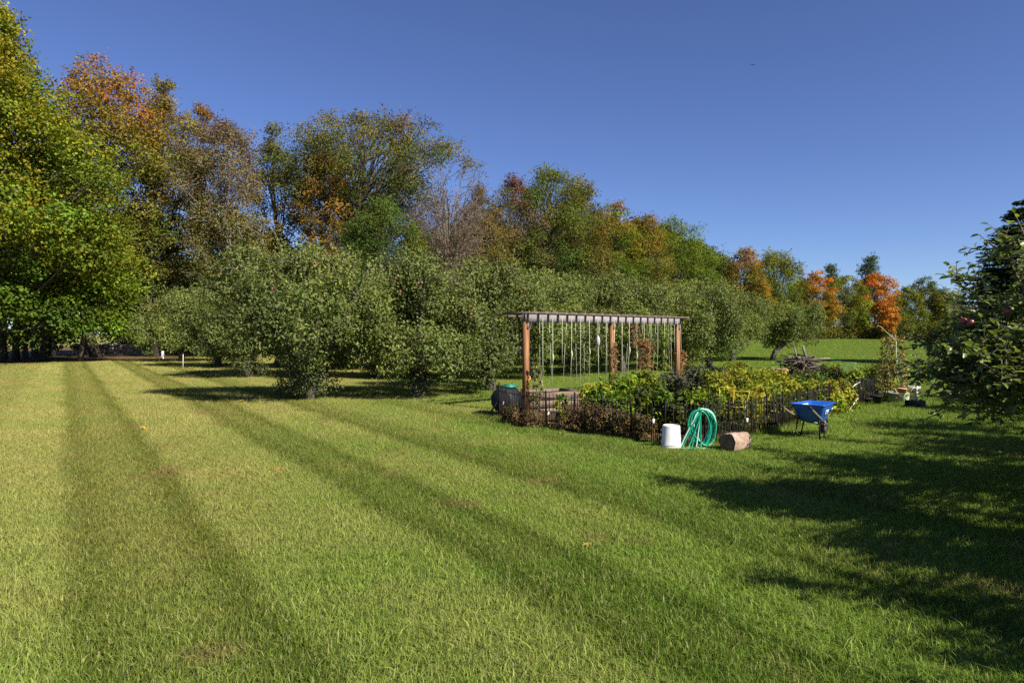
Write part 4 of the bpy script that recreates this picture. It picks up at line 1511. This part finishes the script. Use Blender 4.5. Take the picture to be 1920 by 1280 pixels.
def ring_rect(z, x0, x1, w0, w1, n=6, rad=.09):
    """rounded trapezoid: rear width w0 at x0, front width w1 at x1"""
    cs = [(x1 - rad, w1 / 2 - rad, 0), (x0 + rad, w0 / 2 - rad, pi / 2), (x0 + rad, -w0 / 2 + rad, pi), (x1 - rad, -w1 / 2 + rad, 3 * pi / 2)]
    out = []
    for cx, cy, a0 in cs:
        for k in range(n):
            a = a0 + k / (n - 1) * pi / 2
            out.append((cx + rad * cos(a), cy + rad * sin(a), z))
    return np.array(out)


outer = [ring_rect(.30, -.24, .20, .40, .34), ring_rect(.34, -.28, .26, .44, .38), ring_rect(.58, -.42, .46, .64, .52), ring_rect(.60, -.43, .48, .66, .54), ring_rect(.605, -.455, .505, .70, .58), ring_rect(.615, -.455, .505, .70, .58)]
inner = [ring_rect(.615, -.42, .47, .64, .52), ring_rect(.36, -.27, .25, .42, .36), ring_rect(.325, -.23, .19, .38, .32)]
rings = outer + inner
b = MB()
n_ = len(rings[0])
V = np.concatenate(rings)
i = np.arange(len(rings) - 1)[:, None] * n_
j = np.arange(n_)[None, :]
q = np.stack([i + j, i + (j + 1) % n_, i + n_ + (j + 1) % n_, i + n_ + j], -1).reshape(-1, 4)
V = np.concatenate([V, [rings[0].mean(0), rings[-1].mean(0)]])
t = [[(m + 1) % n_, m, len(V) - 2] for m in range(n_)] + [[(len(rings) - 1) * n_ + m, (len(rings) - 1) * n_ + (m + 1) % n_, len(V) - 1] for m in range(n_)]
b.add(V, q=q, t=t)
tub = b.obj("tub", M_BLUE, wb, True)
for s in (-1, 1):
    b = MB()
    b.tube([(-.98, s * .27, .60), (-.60, s * .25, .47), (.10, s * .17, .27), (.62, s * .06, .18)], [.019, .021, .021, .018], 8)
    hd = b.obj("handle_rail", M_HANDLE, wb, True)
    b = MB()
    b.tube([(-1.06, s * .275, .628), (-.93, s * .268, .585)], .024, 10)
    b.obj("grip", M_RUBBER, hd, True)
    b = MB()
    b.tube([(-.30, s * .20, .385), (-.40, s * .24, .015), (-.10, s * .23, .015), (-.02, s * .19, .31)], .014, 7)
    b.obj("leg", M_BLACKPL, wb)
    b = MB()
    b.tube([(.25, s * .12, .25), (.52, s * .065, .20), (.60, s * .06, .165)], .010, 6)
    b.obj("wheel_bracket", M_STEEL, wb)
b = MB()
b.tube([(-.28, -.21, .10), (-.28, .21, .10)], .012, 6)
b.obj("leg_brace", M_BLACKPL, wb)
b = MB()
aa = np.linspace(0, 2 * pi, 25)
b.tube(np.stack([.60 + .135 * np.cos(aa), 0 * aa, .18 + .135 * np.sin(aa)], -1), .045, 10, cap=False)
wh = b.obj("wheel", M_RUBBER, wb, True)
b = MB()
prof = [(.0, -.03), (.04, -.03), (.05, -.012), (.10, -.012), (.10, .012), (.05, .012), (.04, .03), (0, .03)]
pr = MB()
pr.lathe(prof, 20)
Vr = np.concatenate(pr.v) @ rotx(pi / 2).T + [.60, 0, .18]
b.add(Vr, q=np.concatenate(pr.q))
b.obj("rim", M_STEEL, wh, True)


def sticker(name, c, u, v, w, h, bars):
    """a thin label with dim print on it"""
    u, v = unit(np.array(u, float)), unit(np.array(v, float))
    nn = np.cross(u, v)
    b = MB()
    b.box(c, (w, h, .002), np.stack([u, v, nn], 1))
    o = b.obj(name, M_STICKER, wb)
    for bx, by, bw, bh in bars:
        b = MB()
        b.box(np.array(c) + u * bx + v * by + nn * .0012, (bw, bh, .002), np.stack([u, v, nn], 1))
        b.obj("print_bar", M_PRINT, o)


# outside of the right (camera side) wall and the inner far wall
sticker("outer_label", (.25, -.268, .50), (.98, .12, 0), (.0, -.35, .93), .12, .05, [(0, 0, .09, .012)])
sticker("side_label", (-.12, -.281, .47), (1, .06, 0), (.0, -.35, .93), .20, .11, [(-.03, .015, .1, .02), (0, -.03, .15, .012)])
sticker("inner_label", (.22, .237, .525), (-.98, .12, 0), (0, .30, .95), .26, .10, [(.05, .015, .06, .03), (-.05, .02, .07, .02), (0, -.025, .2, .014)])

# ------------------------------------------------------------------ compost tumbler and raised bed by the left fence corner
ct = thing("compost_tumbler", "black compost tumbler on legs at the left corner of the garden fence", "compost bin", (-.12, 15.2, 0), radians(62), None, (.85, .85, .85))
b = MB()
n8 = 10
aa = np.arange(n8) * 2 * pi / n8 + .2
V = []
for xx, rr in ((-.34, .27), (-.30, .315), (.30, .315), (.34, .27)):
    V.append(np.stack([np.full(n8, xx), np.cos(aa) * rr, .40 + np.sin(aa) * rr], -1))
V = np.concatenate(V)
i = np.arange(3)[:, None] * n8
j = np.arange(n8)[None, :]
b.add(np.concatenate([V, [[-.34, 0, .40], [.34, 0, .40]]]), q=np.stack([i + j, i + (j + 1) % n8, i + n8 + (j + 1) % n8, i + n8 + j], -1).reshape(-1, 4),
      t=[[(m + 1) % n8, m, 4 * n8] for m in range(n8)] + [[3 * n8 + m, 3 * n8 + (m + 1) % n8, 4 * n8 + 1] for m in range(n8)])
b.obj("drum", M_BLACKPL, ct)
for s in (-1, 1):
    for k in (-1, 1):
        b = MB()
        b.tube([(s * .40, 0, .42), (s * .40, k * .34, -.02)], .018, 6)
        b.obj("leg", M_BLACKPL, ct)
b = MB()
b.box((.12, -.02, .735), (.42, .34, .05), taper=.85)
b.box((.12, -.02, .77), (.30, .22, .03), taper=.8)
b.obj("lid", M_GREENLID, ct)

rb = thing("raised_bed", "weathered grey plank raised bed behind the left pergola post", "raised bed", (.78, 16.4, -.12), radians(32))
for k in range(3):
    for (cx, cy, lx_, ly_) in ((0, -.45, 1.5, .04), (0, .45, 1.5, .04), (-.77, 0, .04, .86), (.77, 0, .04, .86)):
        b = MB()
        b.box((cx + .004 * k, cy, .09 + k * .185), (lx_, ly_, .175))
        b.obj("plank", M_PLANK, rb)
b = MB()
b.box((0, 0, .24), (1.48, .86, .48))
b.obj("soil_fill", M_SOIL, rb)

# ------------------------------------------------------------------ tomato cages
def round_cage(name, label, x, y, h, rad, mat, n_ring=3, tilt=0.0, square=False):
    W_ = .0034
    t = thing(name, label, "plant cage", (x, y, gz(x, y)), .4)
    t.rotation_euler = (tilt, tilt * .6, .5)
    k = 4 if square else 24
    for i in range(n_ring):
        z = h * (1 - i * .38)
        rr = rad * (1 - .12 * i)
        a = np.linspace(0, 2 * pi, k + 1) + pi / 4
        b = MB()
        P = np.stack([np.cos(a) * rr, np.sin(a) * rr, np.full(k + 1, z)], -1)
        if square:
            for m_ in range(4):
                b.tube(P[m_:m_ + 2], W_, 5)
        else:
            b.tube(P, W_, 5, cap=False)
        b.obj("ring", mat, t)
    for i in range(4):
        a = i * pi / 2 + pi / 4
        b = MB()
        b.tube([(cos(a) * rad * .6, sin(a) * rad * .6, -.1), (cos(a) * rad, sin(a) * rad, h)], W_, 5)
        b.obj("wire_leg", mat, t)


round_cage("tomato_cage", "round yellow wire plant cage left of the middle pergola post", at(1112, 14.6), 14.6, zof(718, 14.6), .20, M_YELLOW)
round_cage("tomato_cage", "square yellow wire cage leaning above the hose", at(1366, 12.7), 12.7, zof(728, 12.7), .27, M_YELLOW, 3, .12, True)
round_cage("tomato_cage", "orange wire cage before the brush pile, left one", at(1452, 19), 19, zof(692, 19), .32, M_ORANGE, 2, 0, True)
round_cage("tomato_cage", "orange wire cage before the brush pile, right one", at(1540, 19.5), 19.5, zof(702, 19.5), .34, M_ORANGE, 2, 0, True)
round_cage("plant_support", "green wire plant support right of the brush pile", at(1578, 21), 21, zof(679, 21), .34, M_GREENWIRE, 2, .05, True)
round_cage("plant_support", "green hooped wire support between the other one and the bean tower", at(1600, 20), 20, zof(686, 20), .2, M_GREENWIRE, 2, .02, False)
for k, px in enumerate((1622, 1634, 1648)):
    b = MB()
    b.tube([(0, 0, -.1), (0.02, 0, 1.05)], .010, 5)
    d = 20 + k * .3
    tag(b.obj("metal_stake", M_IRON, loc=(at(px, d), d, gz(at(px, d), d))), ("dark stake nearest the green hoop", "dark stake in the middle of three", "dark stake nearest the bean tower")[k] + " in the vegetable garden", "stake", "dark garden stakes")

# ------------------------------------------------------------------ brush pile
bp = thing("brush_pile", "heap of grey brown cut branches on the grass beyond the garden", "brush pile", (at(1502, 24.5), 24.5, gz(at(1502, 24.5), 24.5)))
r = R_(340)
for i in range(150):
    a = r.uniform(0, 2 * pi)
    e = abs(r.normal(0, .55))
    z = max(.04, 1.0 * (1 - (e / 1.35) ** 2) * r.random() ** .6)
    d = unit(np.array([cos(a + r.normal(0, .9)), sin(a + r.normal(0, .9)) * .6, r.normal(0, .22)]))
    ln = r.uniform(.25, .65)
    c = np.array([cos(a) * e * 1.0, sin(a) * e * .7, z])
    p0, p1 = c - d * ln, c + d * ln
    p0[2], p1[2] = max(p0[2], .02), max(p1[2], .02)
    k = r.uniform(.012, .035)
    b = MB()
    b.tube([p0, (p0 + p1) / 2 + r.normal(0, .04, 3), p1], [k, k * .9, k * .55], 6)
    b.obj("branch", M_BARK_PALE if r.random() < .45 else M_BARK, bp)
for p0, p1, k in (((.20, 0, .7), (.02, -.1, 1.35), .05), ((-.3, 0, .7), (-.25, 0, 1.35), .03), ((.2, -.1, .85), (.95, -.2, .92), .04), ((-.5, -.2, .5), (-1.25, -.3, .6), .04)):
    b = MB()
    b.tube([p0, (np.array(p0) + p1) / 2 + r.normal(0, .04, 3), p1], [k, k, k * .8], 7)
    b.obj("branch", M_BARK_PALE, bp)


# ------------------------------------------------------------------ vegetable garden plants
def veg(name, label, cat, px, d, H, R, cols, leaf=.10, n_cl=20, per=85, aspect=.5, stems=6, group=None, flat=.9, seed=None, cl_r=None, stemmat=None):
    r = R_(seed if seed is not None else int(px * 7 + d * 13))
    x = at(px, d)
    t = thing(name, label, cat, (x, d, gz(x, d)), 0, group)
    sb, cb = MB(), MB()
    for i in range(stems):
        a = i * 2 * pi / stems + r.normal(0, .3)
        e = R * r.uniform(.3, .8)
        sb.tube([(r.normal(0, .03), r.normal(0, .03), -.03), (cos(a) * e * .4, sin(a) * e * .4, H * .5), (cos(a) * e, sin(a) * e, H * r.uniform(.8, 1.0))], [.010, .008, .004], 5, cap=False)
    cr = cl_r or R * .42
    for i in range(n_cl):
        a = i * 2.4 + r.normal(0, .3)
        t_ = (i + .5) / n_cl
        e = R * math.sqrt(r.random()) * (1 - .35 * t_)
        z = max(cr * .5, H * (.22 + .78 * t_) - cr * .5)
        c = np.array(cols[r.integers(len(cols))]) * np.exp(r.normal(0, .15))
        leaf_clump(cb, r, np.array([cos(a) * e, sin(a) * e, z]), cr * r.uniform(.75, 1.2), per, leaf, aspect, c, flat, .55)
    sb.obj("stem", stemmat or M_BARK_PALE, t)
    cb.obj("foliage", M_LEAF, t)
    return t


PEP = [(.12, .19, .018), (.16, .22, .018), (.09, .14, .018), (.20, .23, .02)]
YGP = [(.18, .21, .022), (.24, .235, .024), (.14, .18, .022), (.28, .25, .025)]
PUR = [(.05, .055, .038), (.075, .072, .055), (.045, .055, .03)]
DRY = [(.14, .085, .035), (.10, .055, .028), (.09, .08, .025), (.17, .12, .05)]
DKP = [(.04, .055, .018), (.05, .07, .02), (.07, .075, .02)]
PG = "pepper plants in the garden"
YG2 = "yellow green leafy plants in the garden"
DG = "withered plants along the fence"
veg("pepper_plant", "bright green leafy plant under the round yellow cage", "plant", 1125, 13.5, .80, .34, PEP, group=PG)
veg("pepper_plant", "bright green leafy plant right below the middle pergola post", "plant", 1160, 13.8, .92, .38, PEP, group=PG)
veg("pepper_plant", "tall bright green leafy plant left of the dark purple bush", "plant", 1205, 14.2, 1.02, .36, PEP, group=PG)
veg("pepper_plant", "green leafy plant low behind the fence, left of the bucket", "plant", 1165, 12.7, .62, .36, PEP, group=PG)
veg("pepper_plant", "green leafy plant behind the bucket", "plant", 1225, 12.6, .78, .38, PEP + DKP, group=PG)
veg("pepper_plant", "dark green leafy plant between the bucket and the hose", "plant", 1275, 12.4, .74, .38, DKP + PEP[:1], group=PG)
veg("pepper_plant", "green leafy plant seen through the hose loop", "plant", 1320, 12.3, .72, .38, PEP + DKP, group=PG)
veg("purple_bush", "dark purplish grey bush left of the dark hollow in the garden", "plant", 1262, 15.0, .98, .42, PUR, leaf=.08, n_cl=20, per=70)
veg("purple_bush", "dark purplish grey bush in front of the right pergola post", "plant", 1305, 15.4, 1.08, .46, PUR, leaf=.08, n_cl=22, per=70)
veg("purple_bush", "smaller greyish bush right of the two dark ones", "plant", 1348, 16.5, 1.0, .36, PUR + DKP, leaf=.08, n_cl=16, per=60)
for px, d, H, R, lb in ((1352, 14.0, .80, .42, "yellow green plant behind the leaning yellow cage"), (1395, 13.2, .72, .42, "yellow green plant right of the leaning yellow cage"),
                        (1432, 14.0, .80, .44, "yellow green plant above the fence shadow, left of the wheelbarrow"), (1400, 15.6, .92, .45, "yellow green plant in the middle of the bed"),
                        (1450, 15.8, .88, .46, "yellow green plant behind the wheelbarrow handles"), (1470, 13.6, .62, .36, "small yellow green plant just left of the wheelbarrow"),
                        (1440, 17.6, .82, .5, "yellow green plant before the left orange cage"), (1548, 15.2, .66, .38, "yellow green plant behind the right rim of the wheelbarrow"),
                        (1380, 17.8, 1.02, .45, "yellow green plant at the back left of the bed"),
                        (1372, 12.9, .62, .36, "low yellow green plant just behind the fence, right of the hose"), (1415, 14.9, .86, .45, "yellow green plant deep in the bed left of the wheelbarrow grips"),
                        (1462, 14.6, .78, .42, "yellow green plant behind the left rim of the wheelbarrow"), (1508, 14.6, .70, .40, "yellow green plant right behind the wheelbarrow tub"), (1575, 15.9, .66, .4, "yellow green plant behind the red machine"),
                        (1340, 15.2, .95, .4, "yellow green plant right of the purplish bushes")):
    veg("bean_plant", lb, "plant", px, d, H, R, YGP, group=YG2, n_cl=24)
for px, d, H, R, lb in ((1492, 15.6, .80, .46, "dark green leafy plant behind the wheelbarrow tub"), (1525, 16.4, .78, .44, "green leafy plant below the right orange cage"), (1505, 17.8, .76, .5, "green leafy plant right below the brush pile")):
    veg("eggplant_plant", lb, "plant", px, d, H, R, DKP + PEP, group="green plants behind the wheelbarrow", n_cl=16)
for px, d, H, R, cs, lb in ((1585, 17.0, .92, .44, DKP + YGP[:1], "dusky green bush at the right end of the bed"), (1618, 17.6, .72, .42, DKP, "dark bush by the fence end"), (1650, 18.4, .95, .42, YGP + DKP, "yellowing bush at the foot of the bean tower"),
                            (1560, 19.5, .85, .4, DKP + PEP, "green bush below the green wire support")):
    veg("garden_bush", lb, "plant", px, d, H, R, cs, leaf=.09, group="bushes at the right end of the garden")
veg("tomato_plant", "limp yellow and green plant left of the fence middle", "plant", 1052, 13.3, .62, .16, [(.16, .24, .02), (.28, .26, .02)], leaf=.12, n_cl=7, per=22, stems=3)
veg("tomato_plant", "yellow leaved plant under the round yellow cage", "plant", 1100, 13.6, .72, .18, [(.36, .28, .02), (.25, .25, .02)], leaf=.1, n_cl=8, per=30, stems=3)
veg("tomato_plant", "pale withered plant tied to the strings by the left post", "plant", 1008, 15.4, 1.15, .16, [(.22, .19, .07), (.14, .16, .04)], leaf=.09, n_cl=10, per=16, stems=3)
r = R_(350)
DL = ["reddish brown withered stalks by the compost tumbler", "reddish brown withered stalks near the left pergola post", "olive brown withered plant near the second fence post", "brown bushy withered plant in mid fence", "brown withered plant right of mid fence",
      "dark brown withered plant left of the white tag", "curled brown stalks beside the bucket"]
for i, (px, d, H, R) in enumerate(((962, 13.75, .34, .22), (1000, 13.35, .30, .26), (1078, 12.85, .44, .30), (1118, 12.55, .48, .32), (1152, 12.2, .44, .30), (1182, 11.85, .42, .28), (1212, 11.55, .36, .22))):
    t = veg("withered_plant", DL[i], "plant", px, d - .14, H * 1.12, R, DRY, leaf=.055, n_cl=13, per=75, aspect=.4, stems=26, group=DG, stemmat=M_PLANK)

# hanging withered vine and green vine on the strings
def vine(name, label, px, d, z0, z1, R, cols, n, leaf=.09):
    r = R_(int(px))
    x = at(px, d)
    t = thing(name, label, "vine", (x, d, 0))
    sb, cb = MB(), MB()
    for k in range(4):
        q = np.linspace(0, 1, 8)
        sb.tube(np.stack([R * .5 * np.sin(q * 7 + k * 1.6), R * .4 * np.cos(q * 6 + k), z0 + (z1 - z0) * q], -1), .007, 4, cap=False)
    q = r.random(n)
    P = np.stack([r.normal(0, R * .55, n), r.normal(0, R * .45, n), z0 + (z1 - z0) * q], -1)
    c = np.array(cols)[r.integers(len(cols), size=n)] * np.exp(r.normal(0, .2, (n, 1)))
    add_leaves(cb, P, r.normal(size=(n, 3)) + [.3, -.6, .2], r.normal(size=(n, 3)) * .6 + [0, 0, -.8], leaf * r.uniform(.6, 1.2, n), leaf * .55, c)
    sb.obj("stem", M_BARK_PALE, t)
    cb.obj("foliage", M_LEAF, t)


BV = [(.22, .12, .05), (.16, .085, .035), (.27, .17, .075)]
vine("dry_vine", "dead brown vine hanging thick on the strings, right half of the pergola", 1208, 18.9, .75, 1.65, .26, BV, 520)
vine("dry_vine", "thin dead vine climbing beside the middle pergola post", 1152, 17.6, .5, 1.55, .10, BV, 130)
vine("dry_vine", "dead brown vine at the foot of the right pergola post", 1276, 20.6, .55, 1.3, .26, BV, 260)
vine("green_vine", "fresh green vine climbing a string near the right pergola post", 1246, 19.8, .75, 2.1, .12, [(.13, .19, .02), (.19, .23, .02)], 330, .10)
vine("dry_vine", "dead bean vine high on a string under the beam, centre right", 1190, 18.6, 1.5, 2.05, .12, BV, 110)

# bean tower with the pale green cane
bt = thing("bean_tower", "tall tangle of dying beans on poles right of the field", "plant", (at(1674, 17.6), 17.6, gz(at(1674, 17.6), 17.6)))
r = R_(360)
for k in range(5):
    b = MB()
    a = k * 2 * pi / 5
    b.tube([(cos(a) * .34, sin(a) * .34, -.05), (cos(a) * .06, sin(a) * .06, 1.75)], .011, 5)
    b.obj("pole", M_HANDLE, bt)
n = 900
q = r.random(n)
rad = .34 * (1.1 - .55 * q)
aa = r.uniform(0, 2 * pi, n)
P = np.stack([np.cos(aa) * rad + r.normal(0, .05, n), np.sin(aa) * rad + r.normal(0, .05, n), .15 + 1.55 * q], -1)
cols = np.array([(.30, .22, .07), (.20, .17, .04), (.36, .25, .10), (.13, .14, .03), (.14, .085, .035)])[r.integers(5, size=n)] * np.exp(r.normal(0, .2, (n, 1)))
b = MB()
add_leaves(b, P, r.normal(size=(n, 3)) + [.3, -.5, .2], r.normal(size=(n, 3)) + [0, 0, -.8], .085, .045, cols)
b.obj("foliage", M_LEAF, bt)
b = MB()
d = 17.2
b.tube([(at(1680, d), d, zof(640, d)), (at(1668, d), d, zof(628, d)), (at(1652, d), d, zof(613, d)), (at(1646, d), d, zof(610, d)), (at(1643, d), d, zof(616, d))], .008, 6)
b.tube([(at(1680, d), d, zof(640, d)), (at(1684, d + .3), d + .3, 0.0)], .012, 6)
tag(b.obj("bent_cane", M_LIME), "pale green bent cane rising over the bean tower", "cane")
b = MB()
b.tube([(at(1688, 16.5), 16.5, zof(672, 16.5)), (at(1704, 16.3), 16.3, zof(694, 16.3)), (at(1712, 16.2), 16.2, 0.0)], .008, 6)
tag(b.obj("leaning_cane", M_LIME), "thin pale cane leaning right of the bean tower", "cane")

# ------------------------------------------------------------------ pots and oddments at the right end of the fence
def pot(name, label, cat, px, py, r0, r1, h, mat, n=20, band=True):
    x, y = G(px, py)
    t = thing(name, label, cat, (x, y, gz(x, y)))
    b = MB()
    b.lathe([(0, .0), (r0, 0), (r1 * .97, h * .86), (r1 * 1.06, h * .87), (r1 * 1.06, h), (r1 * .95, h), (r1 * .9, h * .86), (0, h * .84)], n)
    b.obj("body", mat, t, False)
    b = MB()
    b.lathe([(0, h * .855), (r1 * .88, h * .85)], n)
    b.obj("potting_soil", M_SOIL, t)
    return t


pot("plant_pot", "wide grey pot at the end of the fence", "pot", 1673, 757, .17, .24, .28, M_GREYPOT)
pot("plant_pot", "tall lilac grey pot behind the black planter box", "pot", 1708, 755, .15, .21, .40, M_LILACPOT)
pot("plant_pot", "black pot left of the wide grey pot", "pot", 1640, 760, .14, .18, .24, M_BLACKPL)
pot("plant_pot", "black pot nearest the fence end", "pot", 1622, 762, .12, .16, .20, M_BLACKPL)
x, y = G(1692, 756)
t = thing("grow_bag", "sage green grow bag between the grey pots", "bag", (x, y, gz(x, y)))
b = MB()
b.lathe([(0, 0), (.13, .0), (.15, .05), (.16, .2), (.145, .30), (.14, .31), (.125, .29), (0, .27)], 14)
b.obj("sack", M_SAGE, t, True)
x, y = at(1691, 16.9), 16.9
pb = thing("clay_saucer", "orange clay pot lying on top of the grow bag", "pot", (x, y, .32))
b = MB()
b.lathe([(0, 0), (.07, 0), (.10, .10), (.11, .10), (.11, .13), (.095, .13), (.06, .02), (0, .02)], 16)
b.obj("pot_body", M_TERRA, pb, True)
x, y = G(1716, 766)
bx = thing("planter_box", "small black planter box with a wire handle and a yellow stick in it", "planter", (x, y, gz(x, y)), .25)
for cx, cy, lx_, ly_ in ((0, -.11, .38, .02), (0, .11, .38, .02), (-.18, 0, .02, .2), (.18, 0, .02, .2)):
    b = MB()
    b.box((cx, cy, .09), (lx_, ly_, .17))
    b.obj("side_board", M_BLACKPL, bx)
b = MB()
b.box((0, 0, .07), (.34, .198, .13))
b.obj("potting_soil", M_SOIL, bx)
b = MB()
b.tube([(-.17, 0, .15), (-.10, 0, .42), (-.02, 0, .52)], .006, 5)
b.obj("handle", M_STEEL, bx)
b = MB()
b.box((.05, 0, .30), (.045, .03, .44))
tag(b.obj("stick", M_FOAM, bx), None)
# red tiller body and pale boards just inside the fence by the wheelbarrow
x, y = G(1568, 776)
tl = thing("garden_tiller", "faded red garden machine half hidden behind the fence right of the wheelbarrow", "tiller", (x + .1, y + .35, 0), .5)
b = MB()
b.box((0, 0, .30), (.42, .22, .16), taper=.75)
b.obj("hood", M_TILLER, tl)
b = MB()
b.box((0, 0, .17), (.30, .26, .10))
b.obj("engine", M_BLACKPL, tl)
for s in (-1, 1):
    b = MB()
    aa = np.linspace(0, 2 * pi, 17)
    b.tube(np.stack([.02 + .10 * np.cos(aa), np.full(17, s * .19), .12 + .10 * np.sin(aa)], -1), .028, 7, cap=False)
    b.obj("wheel", M_RUBBER, tl, True)
    b = MB()
    b.tube([(.15, s * .08, .30), (.55, s * .16, .62), (.72, s * .17, .68)], .012, 6)
    b.obj("handle", M_STEEL, tl)
b = MB()
b.tube([(-.2, -.02, .25), (.0, -.02, .46), (.1, -.02, .50)], [.03, .035, .02], 8)
b.obj("chute", M_FOAM, tl)
x, y = G(1604, 773)
b = MB()
b.tube([(-.14, .05, .02), (.16, .22, .30)], .016, 6)
tag(b.obj("pale_stick", M_FOAM, loc=(x, y, 0)), "short pale stick leaning inside the fence right of the red machine", "stick")

# longer uncut grass along the foot of the fence
r = R_(365)
n = 5200
ss = r.uniform(0, FL, n)
X, Y = fpos(ss)
ok = (ss > FL * .40) | (r.random(n) < .25)
X, Y = X[ok], Y[ok]
n = len(X)
X = X + r.normal(0, .07, n)
Y = Y - .03 + r.normal(0, .07, n)
h = r.uniform(.05, .17, n)
a = r.uniform(0, 2 * pi, n)
V = np.stack([np.stack([X - np.cos(a) * .004, Y - np.sin(a) * .004, tz(X, Y)], -1), np.stack([X + np.cos(a) * .004, Y + np.sin(a) * .004, tz(X, Y)], -1),
              np.stack([X + r.normal(0, .05, n), Y + r.normal(0, .05, n), tz(X, Y) + h], -1)], 1).reshape(-1, 3)
b = MB()
b.add(V, t=np.arange(3 * n).reshape(-1, 3), c=np.repeat(np.stack([r.random(n), r.random(n), r.random(n)], -1), 3, 0))
tag(b.obj("tall_grass", M_BLADE), kind="stuff")

# ------------------------------------------------------------------ fallen leaves on the lawn
r = R_(370)
LM = []
for k, c in enumerate(((.50, .36, .03), (.46, .20, .03), (.40, .30, .08))):
    b = MB()
    for j in range(5):
        a = j * 2 * pi / 5
        b.add([(0, 0, .01), (.022 * cos(a - .45), .022 * sin(a - .45), .014), (.05 * cos(a), .05 * sin(a), .006 + .008 * (j % 2)), (.022 * cos(a + .45), .022 * sin(a + .45), .014)], t=[[0, 1, 2], [0, 2, 3]], c=c)
    LM.append(b.mesh("fallen_leaf", M_LEAF))
spots = [(268, 808, 0), (520, 886, 1), (166, 728, 0), (430, 757, 0), (452, 757, 0), (592, 758, 0), (628, 758, 0), (679, 757, 0), (18, 720, 0), (70, 690, 1), (80, 694, 1), (86, 688, 0), (52, 690, 1), (30, 712, 0), (1100, 1032, 2), (560, 770, 0), (395, 900, 2), (20, 695, 0), (210, 716, 0)]
for i, (px, py, k) in enumerate(spots):
    x, y = G(px, py)
    o = tag(link("fallen_leaf", LM[k], None, (x, y, gz(x, y) + .045)), ("yellow", "orange", "tan")[k] + " fallen leaf lying on the mown lawn", "leaf", "fallen leaves on the lawn")
    s = 1.0 if y < 12 else 1.8
    o.scale = (s, s, s)
    o.rotation_euler = (r.normal(0, .2), r.normal(0, .2), r.uniform(0, 6))

# a bird far up in the sky
b = MB()
b.add([(-.9, 0, .12), (-.4, .14, .06), (0, .1, 0), (.4, .14, .06), (.9, 0, .12), (.4, -.1, .04), (0, -.18, 0), (-.4, -.1, .04)], q=[[0, 1, 7, 7], [1, 2, 6, 7], [2, 3, 5, 6]][1:], t=[[0, 1, 7], [3, 4, 5]])
b.tube([(0, -.35, .0), (0, -.1, -.02), (0, .2, .02), (0, .42, .03)], [.02, .08, .07, .02], 6)
d = 160
tag(b.obj("bird", M_BLACKPL, loc=(at(1412, d), d, zof(122, d))), "tiny dark bird gliding high in the blue sky", "bird")
